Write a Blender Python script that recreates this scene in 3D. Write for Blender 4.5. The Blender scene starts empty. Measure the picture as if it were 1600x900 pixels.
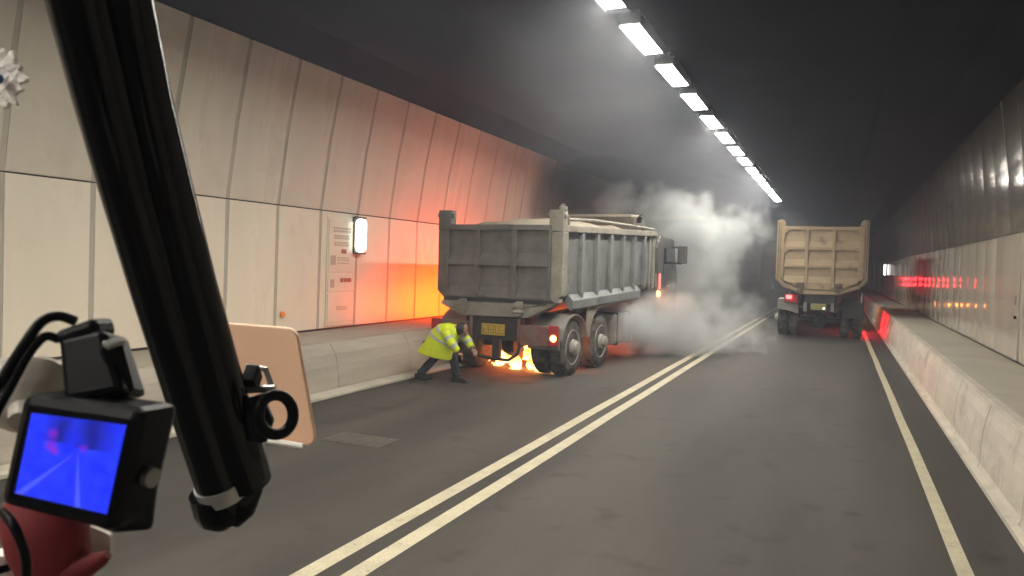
import bpy, bmesh, math, random
from mathutils import Vector, Matrix, Euler
random.seed(7)
R = math.radians
sc = bpy.context.scene
col = sc.collection

# ------------------------------------------------------------------ camera
EYE = Vector((0, 0, 1.95))
YAW, PIT, ROL = 0.401279, 0.032366, 0.030
fw = Vector((-math.sin(YAW) * math.cos(PIT), math.cos(YAW) * math.cos(PIT), -math.sin(PIT)))
r0 = Vector((math.cos(YAW), math.sin(YAW), 0))
u0 = r0.cross(fw)
rt = r0 * math.cos(ROL) + u0 * math.sin(ROL)
up = -r0 * math.sin(ROL) + u0 * math.cos(ROL)
cam_d = bpy.data.cameras.new('camera')
cam = bpy.data.objects.new('camera', cam_d)
col.objects.link(cam)
cam_d.sensor_width = 36.0
cam_d.lens = 36.0 * 1200 / 1600
cam_d.clip_start = 0.05
cam_d.clip_end = 400
m = Matrix.Identity(4)
for i in range(3):
    m[i][0], m[i][1], m[i][2], m[i][3] = rt[i], up[i], -fw[i], EYE[i]
cam.matrix_world = m
cam_d.dof.use_dof = True
cam_d.dof.focus_distance = 14.0
cam_d.dof.aperture_fstop = 15.0
sc.camera = cam

def near(px, py, d):
    """world point of something in the cab, d metres in front of the eye"""
    return EYE + fw * d + rt * ((px - 800) / 1200 * d) - up * ((py - 450) / 1200 * d)

# ------------------------------------------------------------------ world, exposure
w = bpy.data.worlds.new('World'); sc.world = w
w.use_nodes = True
w.node_tree.nodes['Background'].inputs[0].default_value = (0.5, 0.55, 0.65, 1)
w.node_tree.nodes['Background'].inputs[1].default_value = 0.01
sc.view_settings.view_transform = 'Standard'
sc.view_settings.look = 'None'
sc.view_settings.gamma = 1.0
sc.view_settings.exposure = 0.0
sc.render.engine = 'CYCLES'
cy = sc.cycles
cy.use_denoising = True
cy.max_bounces = 6
cy.diffuse_bounces = 3
cy.glossy_bounces = 3
cy.transmission_bounces = 3
cy.transparent_max_bounces = 8
cy.volume_bounces = 1
cy.use_adaptive_sampling = True
cy.adaptive_threshold = .08
cy.adaptive_min_samples = 16
cy.volume_max_steps = 128
cy.volume_step_rate = 1.0
cy.sample_clamp_indirect = 4.0
cy.caustics_reflective = False
cy.caustics_refractive = False

LAMP = 116.0        # ceiling lamps
HAZE = .0034
FIRE = 100.0        # hidden side of the fire

# ------------------------------------------------------------------ materials
def lin(r, g, b):
    f = lambda c: (c / 255 / 12.92) if c <= 10 else ((c / 255 + .055) / 1.055) ** 2.4
    return (f(r), f(g), f(b))

def mat(name, c, rough=.6, metal=0.0, c2=None, scale=3.0, detail=6.0, bump=0.0, bscale=60.0, coat=0.0, lo=.35, hi=.7, stretch=None, spec=.5, grain=0.0, gscale=400.0, rvar=0.0):
    mt = bpy.data.materials.new(name); mt.use_nodes = True
    nt = mt.node_tree; N = nt.nodes; L = nt.links
    b = N['Principled BSDF']
    b.inputs['Roughness'].default_value = rough
    b.inputs['Metallic'].default_value = metal
    b.inputs['Specular IOR Level'].default_value = spec
    b.inputs['Coat Weight'].default_value = coat
    b.inputs['Coat Roughness'].default_value = .08
    b.inputs['Base Color'].default_value = (*c, 1)
    tc = N.new('ShaderNodeTexCoord')
    src = tc.outputs['Object']
    if stretch:
        mp = N.new('ShaderNodeMapping'); mp.inputs['Scale'].default_value = stretch
        L.new(src, mp.inputs['Vector']); vs = mp.outputs[0]
    else:
        vs = src
    if c2 is not None:
        nz = N.new('ShaderNodeTexNoise'); nz.inputs['Scale'].default_value = scale
        nz.inputs['Detail'].default_value = detail; nz.inputs['Roughness'].default_value = .6
        L.new(vs, nz.inputs['Vector'])
        rp = N.new('ShaderNodeValToRGB')
        rp.color_ramp.elements[0].position = lo; rp.color_ramp.elements[1].position = hi
        rp.color_ramp.elements[0].color = (*c, 1); rp.color_ramp.elements[1].color = (*c2, 1)
        L.new(nz.outputs['Fac'], rp.inputs[0])
        out = rp.outputs[0]
        if grain > 0:
            g = N.new('ShaderNodeTexNoise'); g.inputs['Scale'].default_value = gscale; g.inputs['Detail'].default_value = 2
            L.new(src, g.inputs['Vector'])
            mr = N.new('ShaderNodeMapRange'); mr.inputs[1].default_value = .3; mr.inputs[2].default_value = .7
            mr.inputs[3].default_value = 1 - grain; mr.inputs[4].default_value = 1 + grain
            L.new(g.outputs['Fac'], mr.inputs[0])
            mx = N.new('ShaderNodeVectorMath'); mx.operation = 'SCALE'
            L.new(out, mx.inputs[0]); L.new(mr.outputs[0], mx.inputs['Scale']); out = mx.outputs[0]
        L.new(out, b.inputs['Base Color'])
        if rvar:
            mr2 = N.new('ShaderNodeMapRange'); mr2.inputs[3].default_value = rough - rvar; mr2.inputs[4].default_value = rough + rvar
            mr2.inputs[1].default_value = .3; mr2.inputs[2].default_value = .7
            L.new(nz.outputs['Fac'], mr2.inputs[0]); L.new(mr2.outputs[0], b.inputs['Roughness'])
    if bump > 0:
        bn = N.new('ShaderNodeTexNoise'); bn.inputs['Scale'].default_value = bscale; bn.inputs['Detail'].default_value = 4
        L.new(src, bn.inputs['Vector'])
        bp = N.new('ShaderNodeBump'); bp.inputs['Strength'].default_value = bump; bp.inputs['Distance'].default_value = .02
        L.new(bn.outputs['Fac'], bp.inputs['Height']); L.new(bp.outputs[0], b.inputs['Normal'])
    return mt

def emis(name, c, s):
    mt = bpy.data.materials.new(name); mt.use_nodes = True
    b = mt.node_tree.nodes['Principled BSDF']
    b.inputs['Base Color'].default_value = (.02, .02, .02, 1)
    b.inputs['Emission Color'].default_value = (*c, 1)
    b.inputs['Emission Strength'].default_value = s
    return mt

MT = {}
MT['asphalt_'] = None
MT['asphalt'] = mat('asphalt', (.034, .0315, .027), .78, c2=(.076, .070, .060), scale=.55, detail=8, bump=.25, bscale=90, grain=.34, gscale=130, stretch=(1.3, .22, 1), rvar=.08, spec=.3)
MT['line'] = mat('road_paint', (.46, .42, .295), .6, c2=(.33, .30, .22), scale=3.5, detail=12, lo=.42, hi=.75, bump=.1, bscale=80, grain=.16, gscale=90)
def wear_road(mt):
    nt = mt.node_tree; N = nt.nodes; L = nt.links; b_ = N['Principled BSDF']
    src = b_.inputs['Base Color'].links[0].from_socket
    ge = N.new('ShaderNodeNewGeometry'); sp = N.new('ShaderNodeSeparateXYZ'); L.new(ge.outputs['Position'], sp.inputs[0])
    nz = N.new('ShaderNodeTexNoise'); nz.inputs['Scale'].default_value = .35; nz.inputs['Detail'].default_value = 7
    mp = N.new('ShaderNodeMapping'); mp.inputs['Scale'].default_value = (2.6, .5, 1); L.new(ge.outputs['Position'], mp.inputs['Vector']); L.new(mp.outputs[0], nz.inputs['Vector'])
    # dark tyre tracks: about 1.85 m apart in each lane
    mu = N.new('ShaderNodeMath'); mu.operation = 'MULTIPLY_ADD'; mu.inputs[1].default_value = 2 * math.pi / 1.87; mu.inputs[2].default_value = 2 * math.pi * .0 ; L.new(sp.outputs['X'], mu.inputs[0])
    co = N.new('ShaderNodeMath'); co.operation = 'COSINE'; L.new(mu.outputs[0], co.inputs[0])
    mr = N.new('ShaderNodeMapRange'); mr.inputs[1].default_value = -1; mr.inputs[2].default_value = 1; mr.inputs[3].default_value = .86; mr.inputs[4].default_value = 1.10; L.new(co.outputs[0], mr.inputs[0])
    m2 = N.new('ShaderNodeMapRange'); m2.inputs[1].default_value = .36; m2.inputs[2].default_value = .62; m2.inputs[3].default_value = .72; m2.inputs[4].default_value = 1.10; L.new(nz.outputs['Fac'], m2.inputs[0])
    pr_ = N.new('ShaderNodeMath'); pr_.operation = 'MULTIPLY'; L.new(mr.outputs[0], pr_.inputs[0]); L.new(m2.outputs[0], pr_.inputs[1])
    # oil drips and patches
    vo = N.new('ShaderNodeTexNoise'); vo.inputs['Scale'].default_value = 2.3; vo.inputs['Detail'].default_value = 6; L.new(ge.outputs['Position'], vo.inputs['Vector'])
    m3 = N.new('ShaderNodeMapRange'); m3.inputs[1].default_value = .60; m3.inputs[2].default_value = .70; m3.inputs[3].default_value = 1.0; m3.inputs[4].default_value = .66; L.new(vo.outputs['Fac'], m3.inputs[0])
    p2 = N.new('ShaderNodeMath'); p2.operation = 'MULTIPLY'; L.new(pr_.outputs[0], p2.inputs[0]); L.new(m3.outputs[0], p2.inputs[1])
    sc_ = N.new('ShaderNodeVectorMath'); sc_.operation = 'SCALE'; L.new(src, sc_.inputs[0]); L.new(p2.outputs[0], sc_.inputs['Scale'])
    L.new(sc_.outputs[0], b_.inputs['Base Color'])
wear_road(MT['asphalt'])
def chip(mt, c, scale, t0, t1):
    nt = mt.node_tree; N = nt.nodes; L = nt.links; b_ = N['Principled BSDF']
    src = b_.inputs['Base Color'].links[0].from_socket
    ge = N.new('ShaderNodeNewGeometry')
    nz = N.new('ShaderNodeTexNoise'); nz.inputs['Scale'].default_value = scale; nz.inputs['Detail'].default_value = 9; nz.inputs['Roughness'].default_value = .7; L.new(ge.outputs['Position'], nz.inputs['Vector'])
    mr = N.new('ShaderNodeMapRange'); mr.inputs[1].default_value = t0; mr.inputs[2].default_value = t1; L.new(nz.outputs['Fac'], mr.inputs[0])
    mx = N.new('ShaderNodeMix'); mx.data_type = 'RGBA'; L.new(mr.outputs[0], mx.inputs['Factor']); L.new(src, mx.inputs['A']); mx.inputs['B'].default_value = (*c, 1)
    L.new(mx.outputs['Result'], b_.inputs['Base Color'])
chip(MT['line'], (.10, .092, .075), 9, .60, .72)
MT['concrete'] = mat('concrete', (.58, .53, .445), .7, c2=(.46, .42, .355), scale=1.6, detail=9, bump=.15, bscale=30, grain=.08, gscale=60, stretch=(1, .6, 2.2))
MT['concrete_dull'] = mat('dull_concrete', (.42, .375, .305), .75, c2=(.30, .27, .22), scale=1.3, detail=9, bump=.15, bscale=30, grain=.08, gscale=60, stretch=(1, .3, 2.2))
MT['kerb'] = mat('kerb_concrete', (.52, .48, .40), .7, c2=(.36, .33, .28), scale=2.0, detail=9, bump=.15, bscale=40)
MT['drain'] = mat('worn_iron', (.080, .072, .060), .65, c2=(.048, .044, .038), scale=9, detail=8)
MT['walk'] = mat('walkway_concrete', (.38, .345, .28), .75, c2=(.31, .28, .23), scale=.9, detail=8, bump=.2, bscale=40, grain=.1, gscale=90)
MT['enamel_low'] = mat('enamel_panel', (.80, .735, .605), .30, c2=(.71, .65, .53), scale=.9, detail=9, rvar=.06, spec=.38, stretch=(1, 1, .25))
MT['enamel_up'] = mat('upper_panel', (.70, .645, .535), .30, c2=(.60, .555, .465), scale=.9, detail=8, rvar=.06, spec=.5, stretch=(1, 2.2, .2))
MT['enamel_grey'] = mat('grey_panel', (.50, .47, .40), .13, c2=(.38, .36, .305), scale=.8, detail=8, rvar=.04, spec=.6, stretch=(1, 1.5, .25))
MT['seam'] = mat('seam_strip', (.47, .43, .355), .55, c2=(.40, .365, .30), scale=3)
MT['shaded_up'] = mat('upper_shaded_panel', (.19, .18, .155), .15, c2=(.115, .11, .095), scale=.8, detail=8, rvar=.04, spec=.6, stretch=(1, 1.5, .25))  # upper right panels darkened and streaked, their dim light put into the colour
MT['joint'] = mat('dark_joint', (.02, .018, .017), .6)
MT['soffit_'] = None
MT['soffit'] = mat('blue_glare_ceiling', (.012, .015, .024), .85, c2=(.007, .0085, .012), scale=.5, detail=6, bump=.2, bscale=8, spec=.08)  # near-black ceiling tinted blue to hold windscreen reflections in its colour
MT['housing'] = mat('lamp_housing', (.06, .06, .06), .5, .2)
MT['lamp'] = emis('lamp_diffuser', (1.0, .94, .83), LAMP)
MT['walllamp'] = emis('wall_lamp_lens', (1.0, .95, .86), 5.0)
MT['whiteplastic'] = mat('white_plastic', (.62, .60, .55), .35)
MT['grey_truck'] = mat('dusty_grey_paint', (.085, .082, .074), .6, c2=(.165, .156, .138), scale=2.2, detail=10, bump=.12, bscale=25, grain=.08, gscale=40)
MT['bluegrey_truck'] = mat('dusty_bluegrey_paint', (.115, .125, .128), .6, c2=(.215, .222, .215), scale=2.6, detail=10, bump=.12, bscale=25, stretch=(1, 1, .5))
MT['cream_steel'] = mat('cream_steel', (.31, .285, .23), .6, c2=(.17, .16, .135), scale=2.5, detail=10, bump=.1, bscale=25)
MT['tan_truck'] = mat('dusty_tan_paint', (.34, .25, .145), .6, c2=(.27, .20, .12), scale=2.6, detail=10, bump=.12, bscale=22, stretch=(1, 1, 1.8), grain=.05, gscale=40)
MT['chassis'] = mat('dirty_chassis', (.013, .012, .011), .75, c2=(.034, .030, .026), scale=6, detail=8, bump=.2, bscale=30)
MT['mudguard'] = mat('dusty_mudguard', (.15, .14, .125), .65, c2=(.22, .205, .18), scale=5, detail=8)
MT['red_steel'] = mat('worn_red_steel', (.17, .060, .050), .6, c2=(.15, .105, .085), scale=7, detail=10, lo=.4, hi=.6)
MT['tyre'] = mat('tyre_rubber', (.022, .020, .018), .85, c2=(.13, .12, .10), scale=6, detail=8, bump=.2, bscale=40)
MT['rim'] = mat('dusty_rim', (.36, .34, .295), .75, .0, c2=(.22, .21, .18), scale=9, detail=8)
MT['tarp'] = mat('tarp_cloth', (.42, .37, .28), .8, c2=(.30, .265, .205), scale=3, detail=9, bump=.4, bscale=9)
MT['brown'] = mat('brown_steel', (.10, .075, .05), .6, c2=(.15, .115, .08), scale=5, detail=8)
MT['chrome'] = mat('chrome', (.75, .75, .75), .15, 1.0)
MT['cabpaint'] = mat('dark_cab_paint', (.05, .05, .052), .4, c2=(.09, .085, .08), scale=3, detail=8)
MT['glass'] = mat('dark_window', (.012, .013, .015), .08)
MT['plate'] = mat('yellow_plate', (.55, .38, .04), .5, c2=(.42, .29, .05), scale=9)
MT['plate_dim'] = mat('grimy_yellow_plate', (.34, .31, .10), .55, c2=(.20, .19, .08), scale=14)
MT['glyph'] = mat('plate_letters', (.20, .145, .03), .6)
MT['red_lens'] = mat('red_lens', (.35, .02, .02), .25)
MT['red_on'] = emis('red_lamp_lit', (1.0, .06, .055), 9.0)
MT['amber_on'] = emis('amber_lamp_lit', (1.0, .36, .08), 14.0)
MT['amber_led'] = emis('amber_led_lit', (1.0, .26, .03), 60.0)
MT['red_low'] = emis('red_side_lamp_lit', (1.0, .025, .035), 230.0)
MT['red_led'] = emis('red_led_lit', (1.0, .02, .03), 150.0)
MT['hivis'] = None
MT['trousers'] = mat('navy_cloth', (.012, .013, .020), .85, bump=.3, bscale=40)
MT['boot'] = mat('black_boot', (.010, .010, .011), .5)
MT['skin'] = mat('skin', (.33, .17, .11), .55)
MT['hair'] = mat('black_hair', (.008, .007, .007), .7, bump=.4, bscale=150)
MT['black_gloss'] = mat('black_gloss', (.002, .002, .003), .12, bump=.03, bscale=30, c2=(.003, .003, .004), scale=20, spec=.14)
MT['black_plastic'] = mat('black_plastic', (.003, .003, .004), .38, c2=(.005, .005, .007), scale=30, spec=.09)
MT['mirror_reflection'] = mat('pinkish_reflection', (.80, .50, .33), .5, c2=(.75, .47, .315), scale=8)  # tunnel wall reflected in the mirror, painted as its base colour
MT['white_rim'] = mat('white_rim', (.75, .73, .68), .35)
MT['grey_metal'] = mat('grey_metal', (.30, .30, .29), .35, .5)
MT['button'] = mat('grey_button', (.17, .17, .17), .5)
MT['red_plush'] = mat('red_cloth', (.15, .004, .009), .75, c2=(.11, .003, .007), scale=12, bump=.05, bscale=300)
MT['snow'] = mat('white_felt', (.90, .84, .80), .8, c2=(.82, .76, .74), scale=40, bump=.4, bscale=150)
MT['blue_felt'] = mat('blue_felt', (.05, .12, .35), .8)
MT['dome'] = mat('clear_rubber', (.50, .46, .41), .22)
MT['refl'] = mat('orange_reflector', (.85, .26, .03), .3)
MT['text'] = mat('notice_print', (.46, .37, .29), .6)
MT['text_red'] = mat('notice_red', (.36, .09, .07), .6)
MT['notice'] = mat('notice_face', (.76, .69, .565), .3, c2=(.70, .635, .52), scale=2)

chip(MT['grey_truck'], (.055, .047, .038), 3.2, .56, .70)
chip(MT['bluegrey_truck'], (.070, .062, .054), 2.8, .56, .72)
chip(MT['tan_truck'], (.15, .105, .065), 3.0, .57, .72)
chip(MT['cream_steel'], (.12, .09, .065), 5.0, .56, .68)
chip(MT['concrete'], (.30, .27, .225), 1.4, .52, .72)
chip(MT['enamel_low'], (.66, .59, .47), 1.1, .55, .80)
chip(MT['enamel_up'], (.55, .50, .41), .9, .52, .80)
# ------------------------------------------------------------------ mesh helpers
class MB:
    def __init__(s): s.v = []; s.f = []
    def add(s, vs, fs):
        o = len(s.v); s.v += [tuple(v) for v in vs]; s.f += [tuple(i + o for i in f) for f in fs]; return s
    def box(s, c, d, rot=None):
        x, y, z = d[0] / 2, d[1] / 2, d[2] / 2
        vs = [Vector(p) for p in ((-x, -y, -z), (x, -y, -z), (x, y, -z), (-x, y, -z), (-x, -y, z), (x, -y, z), (x, y, z), (-x, y, z))]
        if rot is not None:
            q = Euler(rot).to_matrix() if not isinstance(rot, Matrix) else rot
            vs = [q @ v for v in vs]
        c = Vector(c)
        return s.add([v + c for v in vs], [(0, 3, 2, 1), (4, 5, 6, 7), (0, 1, 5, 4), (1, 2, 6, 5), (2, 3, 7, 6), (3, 0, 4, 7)])
    def b(s, x0, x1, y0, y1, z0, z1):
        return s.box(((x0 + x1) / 2, (y0 + y1) / 2, (z0 + z1) / 2), (abs(x1 - x0), abs(y1 - y0), abs(z1 - z0)))
    def prism(s, poly, axis, a, b):
        """poly in the plane normal to axis ('x': (y,z), 'y': (x,z), 'z': (x,y)), extruded a..b"""
        def P(p, t):
            return {'x': (t, p[0], p[1]), 'y': (p[0], t, p[1]), 'z': (p[0], p[1], t)}[axis]
        n = len(poly)
        vs = [P(p, a) for p in poly] + [P(p, b) for p in poly]
        fs = [tuple(range(n))[::-1], tuple(range(n, 2 * n))] + [(i, (i + 1) % n, n + (i + 1) % n, n + i) for i in range(n)]
        return s.add(vs, fs)
    def hexa(s, p8):
        return s.add(p8, [(0, 3, 2, 1), (4, 5, 6, 7), (0, 1, 5, 4), (1, 2, 6, 5), (2, 3, 7, 6), (3, 0, 4, 7)])
    def tube(s, pts, r, n=10, caps=True, closed=False):
        pts = [Vector(p) for p in pts]; k = len(pts)
        rr = r if isinstance(r, (list, tuple)) else [r] * k
        vs = []; nrm = None
        for i, p in enumerate(pts):
            if closed: t = pts[(i + 1) % k] - pts[i - 1]
            else: t = pts[min(i + 1, k - 1)] - pts[max(i - 1, 0)]
            t.normalize()
            if nrm is None:
                a = Vector((0, 0, 1)) if abs(t.z) < .9 else Vector((1, 0, 0))
                nrm = t.cross(a).normalized()
            nrm = (nrm - t * nrm.dot(t)).normalized()
            bn = t.cross(nrm)
            for j in range(n):
                an = 2 * math.pi * j / n
                vs.append(p + (nrm * math.cos(an) + bn * math.sin(an)) * rr[i])
        fs = []
        for i in range(k if closed else k - 1):
            i2 = (i + 1) % k
            for j in range(n):
                j2 = (j + 1) % n
                fs.append((i * n + j, i * n + j2, i2 * n + j2, i2 * n + j))
        if caps and not closed:
            fs.append(tuple(range(n))[::-1]); fs.append(tuple((k - 1) * n + j for j in range(n)))
        return s.add(vs, fs)
    def lathe(s, prof, axis='x', c=(0, 0, 0), n=36):
        """prof: list of (t along axis, radius)"""
        c = Vector(c); vs = []; k = len(prof)
        for t, r in prof:
            for j in range(n):
                a = 2 * math.pi * j / n; ca, sa = r * math.cos(a), r * math.sin(a)
                vs.append(c + Vector({'x': (t, ca, sa), 'y': (ca, t, sa), 'z': (ca, sa, t)}[axis]))
        fs = []
        for i in range(k - 1):
            for j in range(n):
                j2 = (j + 1) % n
                fs.append((i * n + j, i * n + j2, (i + 1) * n + j2, (i + 1) * n + j))
        if prof[0][1] > 1e-5: fs.append(tuple(range(n))[::-1])
        if prof[-1][1] > 1e-5: fs.append(tuple((k - 1) * n + j for j in range(n)))
        return s.add(vs, fs)
    def build(s, name, m, parent=None, bevel=0.0, smooth=False, kind=None, segs=2, mw=None):
        me = bpy.data.meshes.new(name); me.from_pydata(s.v, [], s.f)
        bm = bmesh.new(); bm.from_mesh(me); bmesh.ops.recalc_face_normals(bm, faces=bm.faces); bm.to_mesh(me); bm.free()
        me.materials.append(m)
        o = bpy.data.objects.new(name, me); col.objects.link(o)
        if parent is not None: o.parent = parent
        if mw is not None: o.matrix_world = mw
        if smooth:
            for p in me.polygons: p.use_smooth = True
            try: me.set_sharp_from_angle(angle=R(38))
            except Exception: pass
        if bevel > 0:
            md = o.modifiers.new('bevel', 'BEVEL'); md.width = bevel; md.segments = segs; md.limit_method = 'ANGLE'; md.angle_limit = R(35)
        if kind: o['kind'] = kind
        return o

def tag(o, label, cat, group=None, kind=None):
    o['label'] = label; o['category'] = cat
    if group: o['group'] = group
    if kind: o['kind'] = kind
    return o

def empty(name, loc, rz=0.0):
    o = bpy.data.objects.new(name, None); col.objects.link(o)
    o.location = loc; o.rotation_euler = (0, 0, rz); o.empty_display_size = .2
    return o

def copy_tree(o, parent=None):
    c = o.copy(); col.objects.link(c); c.parent = parent
    for ch in list(o.children): copy_tree(ch, c)
    return c

# ================================================================== TUNNEL
YA, YB = -22.0, 90.0
RK, RB, RW = 1.31, 1.45, 2.43          # right: kerb foot, barrier top, wall
LK, LB, LW = -6.40, -6.78, -7.99       # left
ZW = 0.72                              # walkway height

road = MB()
nx, ny = 14, 60
vs = []; fs = []
for j in range(ny + 1):
    for i in range(nx + 1):
        vs.append((LK - .3 + (RK + .3 - LK + .3) * i / nx, YA + (YB - YA) * j / ny, 0.0))
for j in range(ny):
    for i in range(nx):
        a = j * (nx + 1) + i; fs.append((a, a + 1, a + nx + 2, a + nx + 1))
road.add(vs, fs)
ro = road.build('road', MT['asphalt'], kind='structure')
def strip(name, x, wd, y0=YA, y1=YB):
    n = 60
    mb = MB()
    vs = []; fs = []
    for j in range(n + 1):
        y = y0 + (y1 - y0) * j / n
        e = .004 * math.sin(j * 2.3 + x); vs += [(x - wd / 2 + e, y, .004), (x + wd / 2 + e, y, .004)]
    for j in range(n): fs.append((2 * j, 2 * j + 1, 2 * j + 3, 2 * j + 2))
    mb.add(vs, fs)
    return mb.build(name, MT['line'], ro)
strip('lane_line', -2.94, .135)
strip('lane_line', -2.665, .135)
strip('edge_line', 0.845, .105)

# concrete barriers with a curved face, cast in segments
def barrier(name, prof, y0, y1, step, off):
    mb = MB(); y = y0 + off
    n = len(prof)
    while y < y1:
        a, b = (y + .009, y + step - .009) if prof[0][0] > 0 else (y + .003, y + step - .003)
        mb.prism(prof, 'y', a, b)
        y += step
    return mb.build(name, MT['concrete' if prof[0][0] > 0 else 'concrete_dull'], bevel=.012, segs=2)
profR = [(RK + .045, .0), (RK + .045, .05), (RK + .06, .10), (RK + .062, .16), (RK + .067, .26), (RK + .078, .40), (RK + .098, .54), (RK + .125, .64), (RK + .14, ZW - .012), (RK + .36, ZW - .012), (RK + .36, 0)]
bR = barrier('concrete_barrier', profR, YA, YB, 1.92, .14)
tag(bR, 'curved grey concrete barrier beside the right lane with red glow on its far face', 'barrier')
kr = MB(); kr.prism([(RK - .02, 0), (RK - .015, .035), (RK + .043, .05), (RK + .043, 0)], 'y', YA, YB)
kr.build('kerb_foot', MT['kerb'], bR)
lp = MB(); lp.prism([(RK + .115, ZW - .012), (RK + .125, ZW + .02), (RK + .21, ZW + .02), (RK + .21, ZW - .012)], 'y', YA, YB)
lp.build('coping', MT['kerb'], bR)
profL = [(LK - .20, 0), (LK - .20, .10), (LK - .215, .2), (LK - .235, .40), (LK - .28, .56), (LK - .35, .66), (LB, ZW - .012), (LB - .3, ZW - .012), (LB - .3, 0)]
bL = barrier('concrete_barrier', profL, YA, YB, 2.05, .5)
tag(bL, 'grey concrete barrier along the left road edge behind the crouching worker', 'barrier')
kl = MB(); kl.prism([(LK, 0), (LK, .045), (LK - .03, .06), (LK - .19, .075), (LK - .19, 0)], 'y', YA, YB)
kl.build('kerb_foot', MT['kerb'], bL, bevel=.01)

wk = MB(); wk.b(RB + .075, RW + .10, YA, YB, ZW - .35, ZW); o = wk.build('walkway', MT['walk'], kind='structure')
wk = MB(); wk.b(LW - .1, LB - .06, YA, YB, ZW - .35, ZW); o = wk.build('walkway', MT['walk'], kind='structure')

# walls: enamel panels, each hung at its own tiny angle
def panel(mb, p00, p10, p11, p01, inward, th=.02, ax=0.0, az=0.0, bow=0.0, n=6, nv=3):
    """grid panel p00(low,y0) p10(low,y1) p11(top,y1) p01(top,y0), face pushed along 'inward'"""
    p00, p10, p11, p01 = map(Vector, (p00, p10, p11, p01))
    vs = []; fs = []
    for j in range(nv + 1):
        t = j / nv
        for i in range(n + 1):
            s_ = i / n
            p = (p00 * (1 - s_) + p10 * s_) * (1 - t) + (p01 * (1 - s_) + p11 * s_) * t
            d = (s_ - .5) * az + (t - .5) * ax + bow * (1 - (2 * s_ - 1) ** 2)
            vs.append(p + inward * d)
    for j in range(nv):
        for i in range(n):
            a = j * (n + 1) + i; fs.append((a, a + 1, a + n + 2, a + n + 1))
    # returns at the two vertical edges and the ends
    base = len(vs)
    for j in range(nv + 1):
        vs.append(vs[j * (n + 1)] - inward * th); vs.append(vs[j * (n + 1) + n] - inward * th)
    for j in range(nv):
        a, b = j * (n + 1), (j + 1) * (n + 1)
        fs.append((a, b, base + 2 * (j + 1), base + 2 * j))
        fs.append((a + n, b + n, base + 2 * (j + 1) + 1, base + 2 * j + 1))
    mb.add(vs, fs)

def wall(side):
    inw = Vector((1, 0, 0)) if side == 'L' else Vector((-1, 0, 0))
    X = LW if side == 'L' else RW
    sg = 1 if side == 'L' else -1
    zk = 2.74 if side == 'L' else 2.62
    zt = 4.93 if side == 'L' else 4.68
    lean = .40 if side == 'L' else .22
    low = MB(); upp = MB(); back = MB(); seams = MB(); jo = MB()
    pw = 1.06 if side == 'L' else 1.05
    gap = .07 if side == 'L' else .016
    y = YA + (.74 if side == 'L' else .2); rnd = random.Random(3 if side == 'L' else 5)
    amp = .006 if side == 'L' else .016
    zmid = zk + (zt - zk) * .5
    while y < YB - pw:
        a, b = y + gap / 2, y + pw - gap / 2
        dz = 0.0
        panel(low, (X, a, ZW + .035), (X, b, ZW + .035), (X + sg * .02, b, zk - .012), (X + sg * .02, a, zk - .012), inw, ax=rnd.uniform(-amp, amp) * .5, az=rnd.uniform(-amp, amp), bow=rnd.uniform(.000, amp * .6) if side == 'L' else rnd.uniform(.006, .014))
        panel(upp, (X + sg * .02, a, zk + .012), (X + sg * .02, b, zk + .012), (X + sg * (.02 + lean * .38), b, zmid), (X + sg * (.02 + lean * .38), a, zmid), inw, ax=0, az=rnd.uniform(-amp, amp), bow=amp * .4)
        panel(upp, (X + sg * (.02 + lean * .38), a, zmid), (X + sg * (.02 + lean * .38), b, zmid), (X + sg * lean, b, zt), (X + sg * lean, a, zt), inw, ax=0, az=rnd.uniform(-amp, amp), bow=amp * .4)
        y += pw
    # backing behind the seams
    bx = .009 if side == 'L' else .022
    back.prism([(X - sg * bx, ZW - .3), (X - sg * bx + sg * .02, zk), (X - sg * bx + sg * (.02 + lean * .38), zmid), (X - sg * bx + sg * lean, zt),
                (X - sg * .35 + sg * lean, zt), (X - sg * .35, ZW - .3)], 'y', YA, YB)
    jo.b(X - sg * .02, X + sg * .012, YA, YB, zk - .010, zk + .010)
    jo.b(X - sg * .02, X + sg * .004, YA, YB, ZW + .001, ZW + .034)
    root = empty('tunnel_wall', (X, 0, 0))
    def tr(o):
        o.parent = root; o.matrix_parent_inverse = root.matrix_basis.inverted(); return o
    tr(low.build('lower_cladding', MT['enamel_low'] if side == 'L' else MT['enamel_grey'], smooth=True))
    tr(upp.build('upper_cladding', MT['enamel_up'] if side == 'L' else MT['shaded_up'], smooth=True))
    tr(back.build('backing', MT['seam']))
    tr(jo.build('joint', MT['joint']))
    return root, zk, zt, lean
wl, zkL, ztL, leanL = wall('L')
tag(wl, 'cream panelled tunnel wall on the left, glowing orange beside the burning truck', 'wall')
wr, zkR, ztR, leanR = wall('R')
tag(wr, 'glossy grey panelled tunnel wall on the right with red lamp reflections', 'wall')

ce = MB()
xl, xr = LW + leanL, RW - leanR
ce.prism([(xl - .02, ztL + .003), (xl + .55, ztL + .30), (xl + 1.6, 5.26), (xr - 1.6, 5.26), (xr - .5, ztR + .45), (xr + .02, ztR + .003), (xr + .02, 5.9), (xl - .02, 5.9)], 'y', YA, YB)
ce.build('ceiling', MT['soffit'], kind='structure')

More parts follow.
